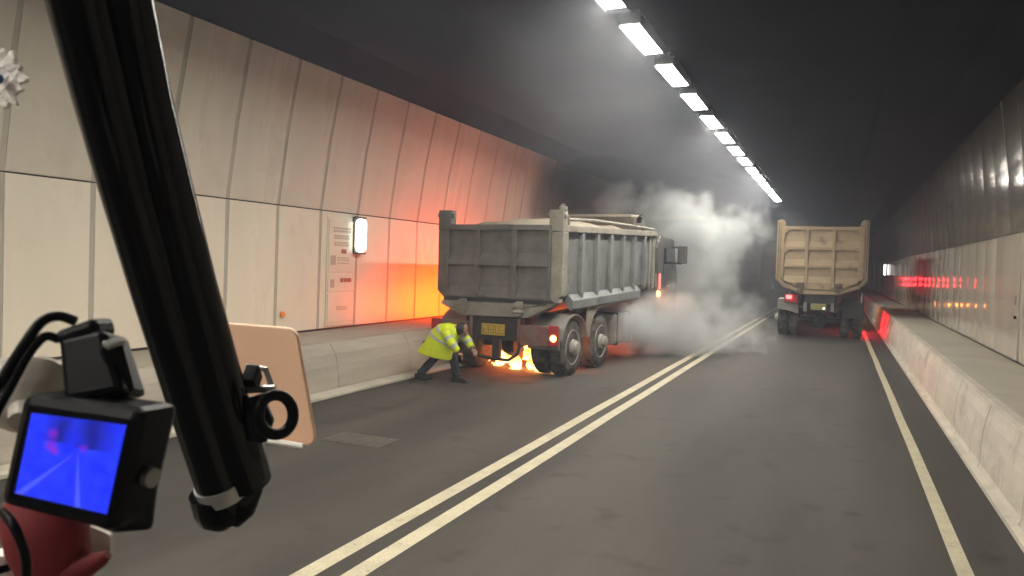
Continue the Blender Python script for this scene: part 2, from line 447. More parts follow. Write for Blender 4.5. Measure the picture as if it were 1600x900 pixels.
# ceiling lights
lroot = empty('ceiling_light', (-2.55, 9.58 + .70, 5.0))
tag(lroot, 'bright white rectangular light in the row along the tunnel ceiling', 'ceiling light', 'row of ceiling lights')
h = MB(); h.b(-.15, .15, -.74, .74, .012, .13); h.b(-.15, -.131, -.74, .74, -.022, .0115); h.b(.131, .15, -.74, .74, -.022, .0115); h.b(-.05, .05, -.5, -.4, .13, .26); h.b(-.05, .05, .4, .5, .13, .26)
h.build('housing', MT['housing'], lroot, bevel=.01)
d = MB(); d.b(-.128, .128, -.66, .66, .000, .011); d.build('diffuser', MT['lamp'], lroot)
for k in range(-9, 13):
    if k == 0: continue
    c = copy_tree(lroot); c.location = (-2.55, 10.28 + 2.05 * k, 5.0)

# wall lamps
def wall_lamp(loc, rz, label):
    r_ = empty('wall_light', loc, rz)
    tag(r_, label, 'wall light')
    b = MB(); b.b(0, .05, -.14, .14, -.33, .33); b.build('back_box', MT['housing'], r_, bevel=.02)
    l = MB()
    pts = []
    for cy_, cz_, a0 in ((.02, .195, 0), (-.02, .195, 90), (-.02, -.195, 180), (.02, -.195, 270)):
        for k in range(7):
            an = R(a0 + 15 * k); pts.append((cy_ + .10 * math.cos(an), cz_ + .10 * math.sin(an)))
    l.prism(pts, 'x', .045, .15)
    l.build('lens', MT['walllamp'], r_, bevel=.03, segs=3)
    for z_ in (.318, -.318):
        g = MB(); g.b(.05, .11, -.15, .15, z_ - .015, z_ + .015); g.build('end_frame', MT['housing'], r_, bevel=.006)
wall_lamp((LW + .02, 11.58, 2.36), 0, 'lit rounded white lamp on the left wall beside the printed notice door')
wall_lamp((RW - .02, 46.5, 2.2), math.pi, 'small lit white lamp far along the right wall beyond the tan truck')

# notice cabinet on the left wall
nb = empty('notice_cabinet', (LW + .03, 11.12, 0)); tag(nb, 'pale flush wall cabinet with faint rows of print beside the left wall lamp', 'cabinet')
b = MB(); b.b(-.02, .0, -.40, .40, .78, 2.66); b.build('door_frame', MT['enamel_low'], nb, bevel=.004)
for z0, z1 in ((1.70, 2.60), (1.37, 1.66), (.84, 1.33)):
    b = MB(); b.b(.002, .014, -.37, .37, z0, z1); b.build('cover', MT['notice'], nb, bevel=.006)
t = MB()
rn = random.Random(4)
def words(mb, z, y0, y1, hh=.035):
    y = y0
    while y < y1:
        wd = rn.uniform(.03, .075); e = min(y + wd, y1)
        mb.b(.0145, .017, y, e, z - hh / 2, z + hh / 2); y = e + .018
for z in (2.46, 2.41): words(t, z, -.25, .26)
for z in (2.33, 2.29): words(t, z, -.22, .22, .03)
for z in (2.21, 2.17): words(t, z, -.22, .20, .03)
for z in (1.95, 1.91, 1.86): words(t, z, -.12, .22, .02)
for z in (1.10, 1.06): words(t, z, -.12, .18, .025)
t.b(.0145, .017, -.31, -.17, 1.83, 1.99); t.b(.0145, .017, -.31, -.20, 1.44, 1.58)
t.build('print', MT['text'], nb)
t = MB(); t.b(.0145, .018, -.01, .13, 2.03, 2.10)
for y0, y1 in ((-.03, .06), (.075, .15), (.165, .29)): t.b(.0145, .018, y0, y1, 1.53, 1.60)
t.build('red_print', MT['text_red'], nb)
rf = MB(); rf.lathe([(0, .055), (.018, .052), (.026, .035), (.028, 0)], 'x', (0, 0, 0), 20)
o = rf.build('reflector', MT['refl'], smooth=True); o.location = (LW + .02, 9.63, 1.04); tag(o, 'small round orange reflector low on the left wall', 'reflector')

# service door, right wall
dr = empty('service_door', (RW - .012, 13.8, 0)); tag(dr, 'flush grey service door with small lock plate in the right wall', 'door')
b = MB(); b.b(-.02, .02, -.80, .80, ZW + .04, 2.60); b.build('door_leaf', MT['enamel_grey'], dr, bevel=.006)
b = MB(); b.b(-.035, -.021, -.62, -.55, 1.56, 1.70); b.build('lock_plate', MT['grey_metal'], dr, bevel=.006)
b = MB(); b.lathe([(-.05, .02), (-.045, .025), (-.02, .025)], 'x', (0, -.65, 1.38), 14); b.build('keyhole', MT['joint'], dr)

# drain cover on the left lane
dc = empty('drain_cover', (-4.66, 6.93, 0)); tag(dc, 'worn pale drain cover set in the left lane', 'drain cover')
b = MB(); b.b(-.36, .36, -.22, .22, -.02, .006); b.build('frame', MT['drain'], dc, bevel=.003)
b = MB()
for i in range(9): b.b(-.33 + i * .075, -.33 + i * .075 + .05, -.19, .19, .0062, .011)
b.build('grille', MT['drain'], dc, bevel=.003)

# ================================================================== TRUCKS
def wheel(parent, x, y, side, r=.50, wd=.29, deep=True):
    """side=+1: outer face towards +x"""
    wb = MB()
    s = side
    prof = [(0.06, .08), (.06, .115), (.0, .13), (-.02, .15)]
    wb.lathe([(x + s * (t + .02), rr) for t, rr in [(-.12, .15), (.02, .14), (.03, .11), (.085, .10), (.10, .06), (.10, 0)]], 'x', (0, y, r), 24)
    o = wb.build('wheel', MT['rim'], parent, smooth=True)
    ty = MB()
    q = [(-wd, .30), (-wd, .42), (-wd + .03, .475), (-wd + .06, .497), (-.06, .497), (-.03, .478), (0, .43), (.0, .345), (-.01, .305)]
    ty.lathe([(x + s * t, rr * r / .5) for t, rr in q], 'x', (0, y, r), 48)
    for k in range(44):
        a = 2 * math.pi * k / 44
        for xo, ln in ((-.07, .10), (-wd + .07, .10)):
            c = Vector((x + s * xo, y + math.cos(a + xo) * r * .99, r + math.sin(a + xo) * r * .99 - .0))
            ty.box(c, (ln, .018, .045), Matrix.Rotation(a + xo, 3, 'X') if True else None)
    to = ty.build('tyre', MT['tyre'], o, smooth=True)
    ri = MB()
    # rim: lip, dish, bolt ring and hand holes
    ri.lathe([(x + s * t, rr * r / .5) for t, rr in [(-wd + .02, .30), (-.02, .305), (-.005, .315), (.006, .31), (-.002, .29), (-.05, .275), (-.13, .25), (-.135, .20), (-.10, .155), (-.05, .14), (-.05, .0)]], 'x', (0, y, r), 40)
    for k in range(10):
        a = 2 * math.pi * k / 10
        ri.lathe([(x + s * -.10, .020), (x + s * -.03, .018), (x + s * -.02, .010), (x + s * -.02, 0)], 'x', (0, y + .175 * math.cos(a), r + .175 * math.sin(a)), 8)
    ri.build('rim', MT['rim'], o, smooth=True)
    if deep:
        inn = MB(); inn.lathe([(x + s * (t - .335), rr * r / .5) for t, rr in q], 'x', (0, y, r), 40)
        inn.build('inner_tyre', MT['tyre'], o, smooth=True)
    return o

def glyphs(mb, x0, x1, y, z0, z1, n, rn_, t=.004):
    """worn plate characters too small to read: vertical and horizontal strokes"""
    wd = (x1 - x0) / n
    for i in range(n):
        a = x0 + wd * i + wd * .14; b = x0 + wd * (i + 1) - wd * .14
        st = wd * .16; zm = (z0 + z1) / 2
        segs = [(a, a + st, z0, z1), (b - st, b, z0, z1), (a, b, z1 - st, z1), (a, b, z0, z0 + st), (a, b, zm - st / 2, zm + st / 2)]
        for k in rn_.sample(range(5), 3):
            s_ = segs[k]; mb.b(s_[0], s_[1], y - t - .0005 * k, y, s_[2], s_[3])

def chassis_rear(root, L, wx, front=True):
    c = MB()
    for s in (-1, 1):
        c.b(s * .42 - .05, s * .42 + .05, .10, L, .78, 1.08)
    for y in (.15, 1.36, 2.7, 4.2): c.b(-.42, .42, y - .06, y + .06, .80, 1.0)
    c.b(-.16, .16, .6, L, .62, .80)
    c.build('chassis', MT['chassis'], root, bevel=.01)
    for y in (.65, 2.05):
        a = MB(); a.tube([(-wx + .3, y, .5), (wx - .3, y, .5)], .085, 12)
        a.lathe([(-.16, .10), (-.12, .20), (0, .25), (.12, .20), (.16, .10)], 'x', (0, y, .5), 18)
        a.box((-.42, y, .68), (.10, 1.0, .10)); a.box((.42, y, .68), (.10, 1.0, .10))
        a.build('axle', MT['chassis'], root, smooth=True)

# ---------- grey truck on fire
TA = empty('dump_truck', (-5.495, 12.285, 0), -R(4))
tag(TA, 'dusty grey dump truck with fire under its rear and smoke at its cab', 'dump truck')
RISE = .030
def rise(o, y0=.0):
    for v in o.data.vertices: v.co.z += RISE * (v.co.y - y0)
    return o
HW = 1.23
BL = 5.5
# box body: floor, walls
b = MB()
b.prism([(-.62, 1.06), (.62, 1.06), (1.03, 1.34), (1.15, 1.42), (1.15, 2.50), (1.09, 2.50), (1.09, 1.45), (-1.09, 1.45), (-1.09, 2.50), (-1.15, 2.50), (-1.15, 1.42), (-1.03, 1.34)], 'y', .10, BL)
b.b(-1.15, 1.15, BL - .06, BL, 1.45, 2.55)
o = rise(b.build('body', MT['bluegrey_truck'], TA, bevel=.008))
bodyA = o
ribs = [.95, 1.72, 2.47, 3.2, 3.92, 4.65]
for s in (-1, 1):
    for y in ribs:
        r_ = MB(); r_.b(s * 1.150, s * 1.225, y - .055, y + .055, 1.40, 2.498)
        r_.prism([(y - .05, 1.44), (y + .05, 1.44), (y + .02, 1.32), (y - .02, 1.32)], 'x', s * 1.18, s * 1.235)
        rise(r_.build('side_rib', MT['bluegrey_truck'], TA, bevel=.008))
    q = MB(); q.b(s * 1.10, s * 1.235, .10, BL, 2.50, 2.615); q.b(s * 1.151, s * 1.19, BL - .16, BL, 1.3, 2.498)
    q.b(s * 1.151, s * 1.19, BL - .40, BL - .33, 1.3, 2.498)
    rise(q.build('top_rail', MT['cream_steel'] if s > 0 else MT['grey_truck'], TA, bevel=.012))
    # flared skirt under the side wall
    k = MB(); k.prism([(s * 1.152, 1.43), (s * 1.25, 1.32), (s * 1.25, 1.17), (s * 1.19, 1.13), (s * 1.05, 1.33)], 'y', .48, 4.3)
    rise(k.build('skirt', MT['cream_steel'] if s < 0 else MT['bluegrey_truck'], TA, bevel=.012), .2)
    # tall rear corner post
    p = MB(); p.b(s * .97, s * 1.235, -.02, .16, 2.50, 2.87)
    p.prism([(s * 1.235, 2.50), (s * 1.235, 1.42), (s * 1.10, 1.30), (s * 1.02, 1.36), (s * 1.02, 2.50)], 'y', -.01, .22)
    p.tube([(s * .93, .05, 2.78), (s * 1.27, .05, 2.78)], .05, 12)
    if s > 0:
        p.tube([(1.18, .06, 2.86), (1.18, .06, 2.93)], .075, 12); p.tube([(1.18, .06, 2.93), (1.18, .06, 2.97)], .04, 10)
    p.build('corner_post', MT['grey_truck'] if s < 0 else MT['cream_steel'], TA, bevel=.014)
# tailgate: plate with 3 x 2 recessed panels
tg = empty('tailgate', (0, 0, 0)); tg.parent = TA
g = MB()
g.b(-1.02, 1.02, -.005, .055, 1.26, 2.60)
tgm = g.build('tailgate_sheet', MT['grey_truck'], TA, bevel=.004); bpy.data.objects.remove(tg)
tgm.name = 'tailgate'
f = MB()
f.b(-1.02, 1.02, -.085, -.006, 2.52, 2.615)       # top bar
f.b(-1.02, -.98, -.08, -.006, 1.33, 2.519); f.b(.98, 1.02, -.08, -.006, 1.33, 2.519)
for x in (-.39, .345): f.b(x - .055, x + .055, -.083, -.006, 1.33, 2.519)
def shelf(mb, x0, x1, zt, zb, zl):  # bar with a sloped upper face catching dust
    mb.add([(x0, -.006, zt), (x1, -.006, zt), (x1, -.075, zb), (x0, -.075, zb), (x0, -.075, zl), (x1, -.075, zl), (x1, -.006, zl), (x0, -.006, zl)],
           [(0, 1, 2, 3), (3, 2, 5, 4), (4, 5, 6, 7), (0, 3, 4, 7), (1, 6, 5, 2)])
for x0, x1 in ((-.98, -.446), (-.334, .289), (.401, .98)):
    shelf(f, x0, x1, 2.13, 1.97, 1.90)
    shelf(f, x0, x1, 1.52, 1.36, 1.33)
f.build('gate_frame', MT['grey_truck'], tgm, bevel=.006)
lo = MB(); lo.prism([(-1.06, 1.26), (1.10, 1.26), (1.21, 1.38), (1.21, 1.30), (.66, 1.02), (-.66, 1.0), (-1.10, 1.19)], 'y', -.10, .08)
lo.build('lower_lip', MT['cream_steel'], TA, bevel=.012)
dk = MB(); dk.b(-1.03, 1.0, -.108, -.088, 1.262, 1.325); dk.build('lip_seal', MT['chassis'], tgm)
for x in (-.6, .51):
    hg = MB(); hg.b(x - .06, x + .06, -.17, -.101, 1.05, 1.30); hg.b(x - .09, x + .09, -.19, -.171, 1.20, 1.28); hg.tube([(x - .10, -.16, 1.12), (x + .10, -.16, 1.12)], .03, 10)
    hg.build('hinge', MT['cream_steel'], TA, bevel=.01)
# heap under a pale sheet
hp = MB(); nxx, nyy = 18, 44; vs = []; fs = []
rn = random.Random(11)
from mathutils import noise as mn
for j in range(nyy + 1):
    for i in range(nxx + 1):
        a, c_ = i / nxx, j / nyy
        e = (1 - (2 * a - 1) ** 4) * (1 - (2 * c_ - 1) ** 8)
        x = -1.08 + 2.16 * a; y = .12 + 5.3 * c_
        z = 2.47 + .30 * e * (1 - .35 * c_) + .10 * e * mn.noise(Vector((x * 1.6, y * 1.1, 3))) + .025 * e * mn.noise(Vector((x * 7, y * 3, 1)))
        vs.append((x, y, z))
for j in range(nyy):
    for i in range(nxx):
        a = j * (nxx + 1) + i; fs.append((a, a + 1, a + nxx + 2, a + nxx + 1))
hp.add(vs, fs); o = rise(hp.build('load_cover', MT['tarp'], TA, smooth=True))
rd = MB(); rd.tube([(1.17, .35, 2.72), (1.19, 1.5, 2.74), (1.2, 3.6, 2.70), (1.2, 5.3, 2.66)], .03, 8); rd.tube([(1.17, .35, 2.56), (1.17, .35, 2.80)], .025, 8)
rise(rd.build('cover_rod', MT['cream_steel'], TA, smooth=True))
hb = MB(); hb.b(-1.1, .98, BL - 1.0, BL - .45, 2.62, 2.90); rise(hb.build('cover_roller_box', MT['brown'], TA, bevel=.03))
hb = MB(); hb.b(-1.12, .92, BL - 1.02, BL - .43, 2.903, 2.975); rise(hb.build('roller_lid', MT['tarp'], TA, bevel=.02))
hb = MB(); hb.tube([(.985, BL - .72, 2.77), (1.10, BL - .72, 2.77)], .16, 20); hb.tube([(1.02, BL - .72, 2.9), (1.10, BL - .72, 2.97)], .05, 10)
rise(hb.build('roller_end', MT['chrome'], TA, smooth=True))
for z in (1.5, 2.4):
    hb = MB(); hb.tube([(1.21, BL + .05, z - .9 + .9), (1.21, BL + .05, z + .3)], .02, 8); hb.build('pipe', MT['cream_steel'], TA)
chassis_rear(TA, 7.0, HW)
for (y, nm) in ((.65, 'a'), (2.05, 'b')):
    for s in (-1, 1): wheel(TA, s * 1.20, y, s)
for y in (4.9, 6.55):
    for s in (-1, 1): wheel(TA, s * 1.17, y, s, deep=False)
# mudguards
for s in (-1, 1):
    mg = MB(); pts = []
    for k in range(13):
        a = R(15 + 150 * k / 12); pts.append((.65 - .60 * math.cos(a), .50 + .57 * math.sin(a)))
    for k in range(12):
        (y1, z1), (y2, z2) = pts[k], pts[k + 1]
        mg.hexa([(s * .62, y1, z1), (s * 1.24, y1, z1), (s * 1.24, y2, z2), (s * .62, y2, z2), (s * .62, y1, z1 + .025), (s * 1.24, y1, z1 + .025), (s * 1.24, y2, z2 + .025), (s * .62, y2, z2 + .025)])
    mg.build('mudguard', MT['mudguard'], TA, smooth=True)
    fl = MB(); fl.b(s * .63, s * 1.225, -.02, .01, .50, .90); fl.build('mud_flap', MT['mudguard'], TA, bevel=.01)
    pl = MB()
    pl.prism([(1.30, 1.20), (1.30, .62), (1.47, .56), (1.50, .78), (1.62, .95), (1.80, 1.05), (2.05, 1.10), (2.5, 1.09), (3.4, 1.17), (3.4, 1.28)], 'x', s * 1.17, s * 1.20)
    rise(pl.build('side_guard', MT['cream_steel'], TA, bevel=.006))
# rear bar in worn red, lamps, plate
for s in (-1, 1):
    rb = MB(); rb.b(s * .52, s * 1.12, -.10, -.04, .55, .90); rb.b(s * .45, s * .51, -.08, .12, .6, 1.0); rb.build('rear_bar', MT['red_steel'], TA, bevel=.015)
    lm = MB(); lm.b(s * 1.08, s * 1.25, -.155, -.102, .58, .92); lm.build('tail_light', MT['red_lens'], TA, bevel=.012)
    if s > 0:
        bl = MB(); bl.lathe([(-.175, 0), (-.172, .05), (-.15, .06)], 'y', (1.17, 0, .71), 18); bl.build('indicator', MT['amber_on'], TA, smooth=True)
pt = MB(); pt.b(-.26, .20, -.06, -.045, .68, .88); o = pt.build('number_plate', MT['plate'], TA, bevel=.004)
gl = MB(); glyphs(gl, -.24, .18, -.061, .71, .85, 6, random.Random(2)); gl.build('plate_characters', MT['glyph'], o)
pb = MB(); pb.b(-.45, .45, -.04, .02, .60, 1.0); pb.build('plate_bracket', MT['chassis'], TA, bevel=.01)
ub = MB(); ub.tube([(-.40, -.02, .62), (-.38, -.06, .42), (-.28, -.08, .31), (0, -.08, .27), (.30, -.08, .27), (.46, -.06, .38), (.52, -.02, .62)], .030, 10)
ub.b(-.02, .12, -.09, .0, .27, .62); ub.build('underrun_bar', MT['chassis'], TA, smooth=True)
tk = MB(); tk.tube([(-.62, .25, .45), (-.62, .25, 1.0)], .12, 14); tk.tube([(.68, .3, .75), (.68, 1.1, .75)], .11, 14); tk.build('air_tank', MT['chassis'], TA, smooth=True)
for s in (-1, 1):
    ft = MB(); ft.b(s * .52, s * 1.12, 2.95, 4.25, .34, .98)  # boxes added to block firelight from reaching the smoke
    ft.build('light_block_box' if s > 0 else 'fire_block_box', MT['mudguard'], TA, bevel=.05, segs=3)
    for y in (3.2, 4.0):
        fs_ = MB(); fs_.b(s * .50, s * 1.135, y - .03, y + .03, .325, .995); fs_.build('block_strap', MT['chassis'], TA, bevel=.01)
# cab
cb = MB(); cb.prism([(5.75, .75), (5.75, 2.55), (6.0, 2.72), (7.15, 2.66), (7.55, 1.75), (7.62, .62)], 'x', -1.18, 1.18)
o = cb.build('cab', MT['cabpaint'], TA, bevel=.05, segs=3)
cw = MB(); cw.prism([(6.25, 1.75), (6.25, 2.42), (7.05, 2.42), (7.32, 1.75)], 'x', 1.178, 1.186); cw.build('side_window', MT['glass'], o)
cw = MB(); cw.b(-.8, .8, 5.742, 5.752, 1.8, 2.4); cw.build('rear_window', MT['glass'], o)
cd = MB(); cd.b(1.181, 1.20, 6.5, 6.8, 1.48, 1.53); cd.build('door_handle', MT['chrome'], o)
rs = MB(); rs.b(1.181, 1.195, 5.9, 6.0, 1.45, 1.80); rs.build('fire_glint_strip', MT['red_on'], TA, bevel=.006)  # strip glows by itself in place of reflected firelight
ind = MB(); ind.lathe([(1.181, .07), (1.22, .06), (1.235, .03), (1.238, 0)], 'x', (0, 5.84, 1.33), 16); ind.build('side_indicator', MT['amber_led'], TA, smooth=True)
mi = MB(); mi.tube([(1.15, 6.9, 2.08), (1.42, 6.95, 2.06), (1.47, 6.95, 2.12)], .022, 8); mi.tube([(1.15, 6.9, 2.45), (1.42, 6.95, 2.47)], .022, 8)
mo = mi.build('mirror_arm', MT['chassis'], TA, smooth=True)
mi = MB(); mi.b(1.33, 1.56, 6.92, 7.02, 2.06, 2.50); mi.build('mirror', MT['cabpaint'], mo, bevel=.03)
mi = MB(); mi.b(1.35, 1.54, 6.905, 6.9185, 2.08, 2.48); mi.build('mirror_glass', MT['chrome'], mo)

# ---------- tan truck driving away
TB = empty('dump_truck', (-.48, 24.3, 0), 0)
tag(TB, 'tan dump truck in the right lane seen from behind with one red tail light lit', 'dump truck')
b = MB()
b.prism([(-.55, 1.36), (.55, 1.36), (1.12, 1.68), (1.18, 1.78), (1.18, 3.28), (1.12, 3.28), (1.12, 1.8), (-1.12, 1.8), (-1.12, 3.28), (-1.18, 3.28), (-1.18, 1.78), (-1.12, 1.68)], 'y', .12, 5.8)
b.b(-1.18, 1.18, 5.74, 5.8, 1.8, 3.4)
b.build('body', MT['tan_truck'], TB, bevel=.01)
for s in (-1, 1):
    p = MB()
    p.prism([(s * 1.255, 3.46), (s * 1.255, 1.72), (s * 1.06, 1.50), (s * .56, 1.32), (s * .50, 1.40), (s * .98, 1.58), (s * 1.14, 1.78), (s * 1.14, 3.30), (s * 1.0, 3.30), (s * 1.04, 3.44), (s * 1.12, 3.50)], 'y', -.05, .20)
    p.build('corner_post', MT['tan_truck'], TB, bevel=.014)
    hl = MB(); hl.tube([(s * 1.20, -.06, 3.44), (s * 1.20, -.06, 1.72), (s * 1.03, -.06, 1.53)], .012, 6); hl.build('post_seam', MT['brown'], TB)
    for y in (.9, 1.6, 2.3, 3.0, 3.7, 4.4, 5.1):
        r_ = MB(); r_.b(s * 1.18, s * 1.25, y - .05, y + .05, 1.7, 3.2); r_.build('side_rib', MT['tan_truck'], TB, bevel=.01)
    q = MB(); q.b(s * 1.12, s * 1.255, .2, 5.8, 3.2, 3.3); q.build('top_rail', MT['tan_truck'], TB, bevel=.01)
g = MB(); g.prism([(-1.135, 3.28), (-1.135, 1.78), (-.99, 1.60), (-.52, 1.42), (.52, 1.42), (.99, 1.60), (1.135, 1.78), (1.135, 3.28)], 'y', -.02, .06)
tgB = g.build('tailgate', MT['tan_truck'], TB, bevel=.006)
f = MB()
Z = [(2.70, 3.19), (2.16, 2.60), (1.66, 2.08)]
X = [(-1.03, -.455), (-.365, .275), (.365, 1.0)]
# frame made of bars round nine openings, the two outer upper ones with cut corners
f.b(-1.135, 1.135, -.085, -.021, 3.19, 3.285)
f.b(-1.135, -1.03, -.085, -.021, 1.75, 3.19); f.b(1.0, 1.135, -.085, -.021, 1.75, 3.19)
for (a, c_) in ((-.455, -.365), (.275, .365)): f.b(a, c_, -.085, -.021, 1.50, 3.19)
for (z0, z1) in ((2.60, 2.70), (2.08, 2.16)):
    for x0, x1 in X: f.b(x0, x1, -.085, -.021, z0, z1)
f.prism([(-1.03, 1.66), (-.455, 1.66), (-.455, 1.45), (-.52, 1.43), (-.98, 1.61), (-1.06, 1.72), (-1.03, 1.75)], 'y', -.085, -.021)
f.prism([(-.365, 1.66), (.275, 1.66), (.275, 1.44), (-.365, 1.44)], 'y', -.085, -.021)
f.prism([(.365, 1.66), (1.0, 1.66), (1.0, 1.75), (1.06, 1.72), (.98, 1.61), (.52, 1.43), (.365, 1.45)], 'y', -.085, -.021)
for zt in (3.19, 2.60):
    f.prism([(-1.03, zt), (-.90, zt), (-1.03, zt - .13)], 'y', -.085, -.021)
    f.prism([(1.0, zt), (.90, zt), (1.0, zt - .10)], 'y', -.085, -.021)
f.build('gate_frame', MT['tan_truck'], tgB, bevel=.008)
# shadow-catching sloped ledges in each opening
for z0, z1 in Z:
    for x0, x1 in X:
        lg = MB(); lg.add([(x0, -.021, z0 + .16), (x1, -.021, z0 + .16), (x1, -.07, z0), (x0, -.07, z0), (x0, -.021, z0), (x1, -.021, z0)], [(0, 1, 2, 3), (0, 3, 4), (1, 5, 2), (3, 2, 5, 4)])
        lg.build('gate_ledge', MT['tan_truck'], tgB)
lo = MB(); lo.prism([(-.96, 1.60), (-.50, 1.415), (.50, 1.415), (.96, 1.60), (1.02, 1.55), (.56, 1.31), (-.56, 1.29), (-1.02, 1.55)], 'y', -.06, .10)
lo.build('lower_lip', MT['tan_truck'], TB, bevel=.01)
for x in (-.57, .48):
    hg = MB(); hg.b(x - .10, x + .10, -.15, -.09, 1.52, 1.64); hg.b(x - .055, x + .055, -.16, -.09, 1.34, 1.52); hg.tube([(x - .08, -.14, 1.40), (x + .08, -.14, 1.40)], .03, 10)
    hg.build('hinge', MT['brown'], TB, bevel=.01)
chassis_rear(TB, 7.4, HW)
for s in (-1, 1):
    for y in (1.05, 2.45): wheel(TB, s * 1.19, y, s, r=.52)
    for y in (5.3, 6.6): wheel(TB, s * 1.17, y, s, r=.52, deep=False)
    mg = MB()
    if s < 0: mg.prism([(-1.19, 1.04), (-1.14, 1.12), (-.72, 1.12), (-.58, .95), (-.58, .69), (-.92, .78), (-1.19, .82)], 'y', .25, .35)
    else: mg.prism([(1.20, .62), (.62, .62), (.62, 1.18), (1.20, 1.18)], 'y', .27, .31)
    mg.b(s * .60, s * 1.20, .351, 1.7, 1.09, 1.12)
    mg.build('mudguard', MT['mudguard'] if s < 0 else MT['chassis'], TB, bevel=.02)
lm = MB(); lm.b(-.98, -.60, .16, .24, 1.02, 1.28); o = lm.build('tail_light', MT['red_lens'], TB, bevel=.02)
lm = MB(); lm.b(-.94, -.78, .140, .158, 1.13, 1.24); lm.build('lit_lens', MT['red_on'], o, bevel=.012)
lm = MB(); lm.b(1.10, 1.15, .14, .2, 1.10, 1.42); lm.build('corner_reflector', MT['cream_steel'], TB, bevel=.008)
cx = MB(); cx.b(-.42, .42, -.02, .06, 1.02, 1.30); cx.b(-.60, .58, .08, .16, .86, .96); cx.build('rear_crossbar', MT['chassis'], TB, bevel=.012)
for x in (-.39, .35):
    a = MB(); a.b(x - .05, x + .05, -.04, -.0, .80, 1.06); a.build('hanger', MT['mudguard'], TB, bevel=.008)
pt = MB(); pt.b(-.24, .18, -.035, -.022, .84, 1.03); o = pt.build('number_plate', MT['plate_dim'], TB, bevel=.004)
gl = MB(); glyphs(gl, -.22, .16, -.036, .87, 1.0, 6, random.Random(8)); gl.build('plate_characters', MT['glyph'], o)
pl = MB(); pl.lathe([(-.07, 0), (-.065, .022), (-.03, .028)], 'y', (.12, 0, .90), 12); pl.build('plate_lamp', MT['walllamp'], TB, smooth=True)
ax = MB(); ax.lathe([(-.55, .07), (-.2, .11), (-.12, .23), (0, .29), (.12, .23), (.2, .11), (.55, .07)], 'x', (0, .95, .56), 20); ax.build('differential', MT['mudguard'], TB, smooth=True)
cb = MB(); cb.prism([(6.1, .8), (6.1, 2.75), (6.4, 2.95), (7.5, 2.9), (7.9, 1.9), (7.95, .65)], 'x', -1.2, 1.2); cb.build('cab', MT['cabpaint'], TB, bevel=.05)
for s in (-1, 1):
    mi = MB(); mi.tube([(s * 1.15, 7.3, 2.3), (s * 1.34, 7.35, 2.3)], .022, 8); mi.b(s * 1.27, s * 1.45, 7.3, 7.4, 2.1, 2.55); mi.build('mirror', MT['cabpaint'], TB, bevel=.02)
# marker lamps along its right flank: they light the barrier and mirror in the wall panels
for y in (6.9, 7.15, 7.4, 7.65):
    sm = MB(); sm.b(1.205, 1.235, y - .05, y + .05, .86, .93); sm.build('side_marker', MT['amber_led'], TB)
for y in (1.75, 3.2, 3.9):
    sm = MB(); sm.b(1.19, 1.22, y - .14, y + .14, .27, .35); sm.build('side_marker', MT['red_low'], TB)
# added lamp stand in place of an unseen vehicle, seen only as wall reflections
lb = empty('unseen_vehicle_lamps', (.70, 46.0, 0)); tag(lb, 'red lamps added in place of an unseen vehicle beyond the tan truck', 'stand-in lights')
b = MB(); b.b(-.28, .28, -.03, .03, 1.30, 1.85); b.build('panel', MT['cabpaint'], lb, bevel=.01)
b = MB(); b.tube([(0, 0, .05), (0, 0, 1.30)], .035, 10); b.b(-.3, .3, -.25, .25, .002, .05); b.build('stand', MT['chassis'], lb, bevel=.008)
for z in (1.42, 1.72):
    for x in (-.16, .16):
        b = MB(); b.lathe([(-.08, 0), (-.078, .045), (-.032, .055)], 'y', (x, 0, z), 16); b.build('lamp', MT['red_led'], lb)

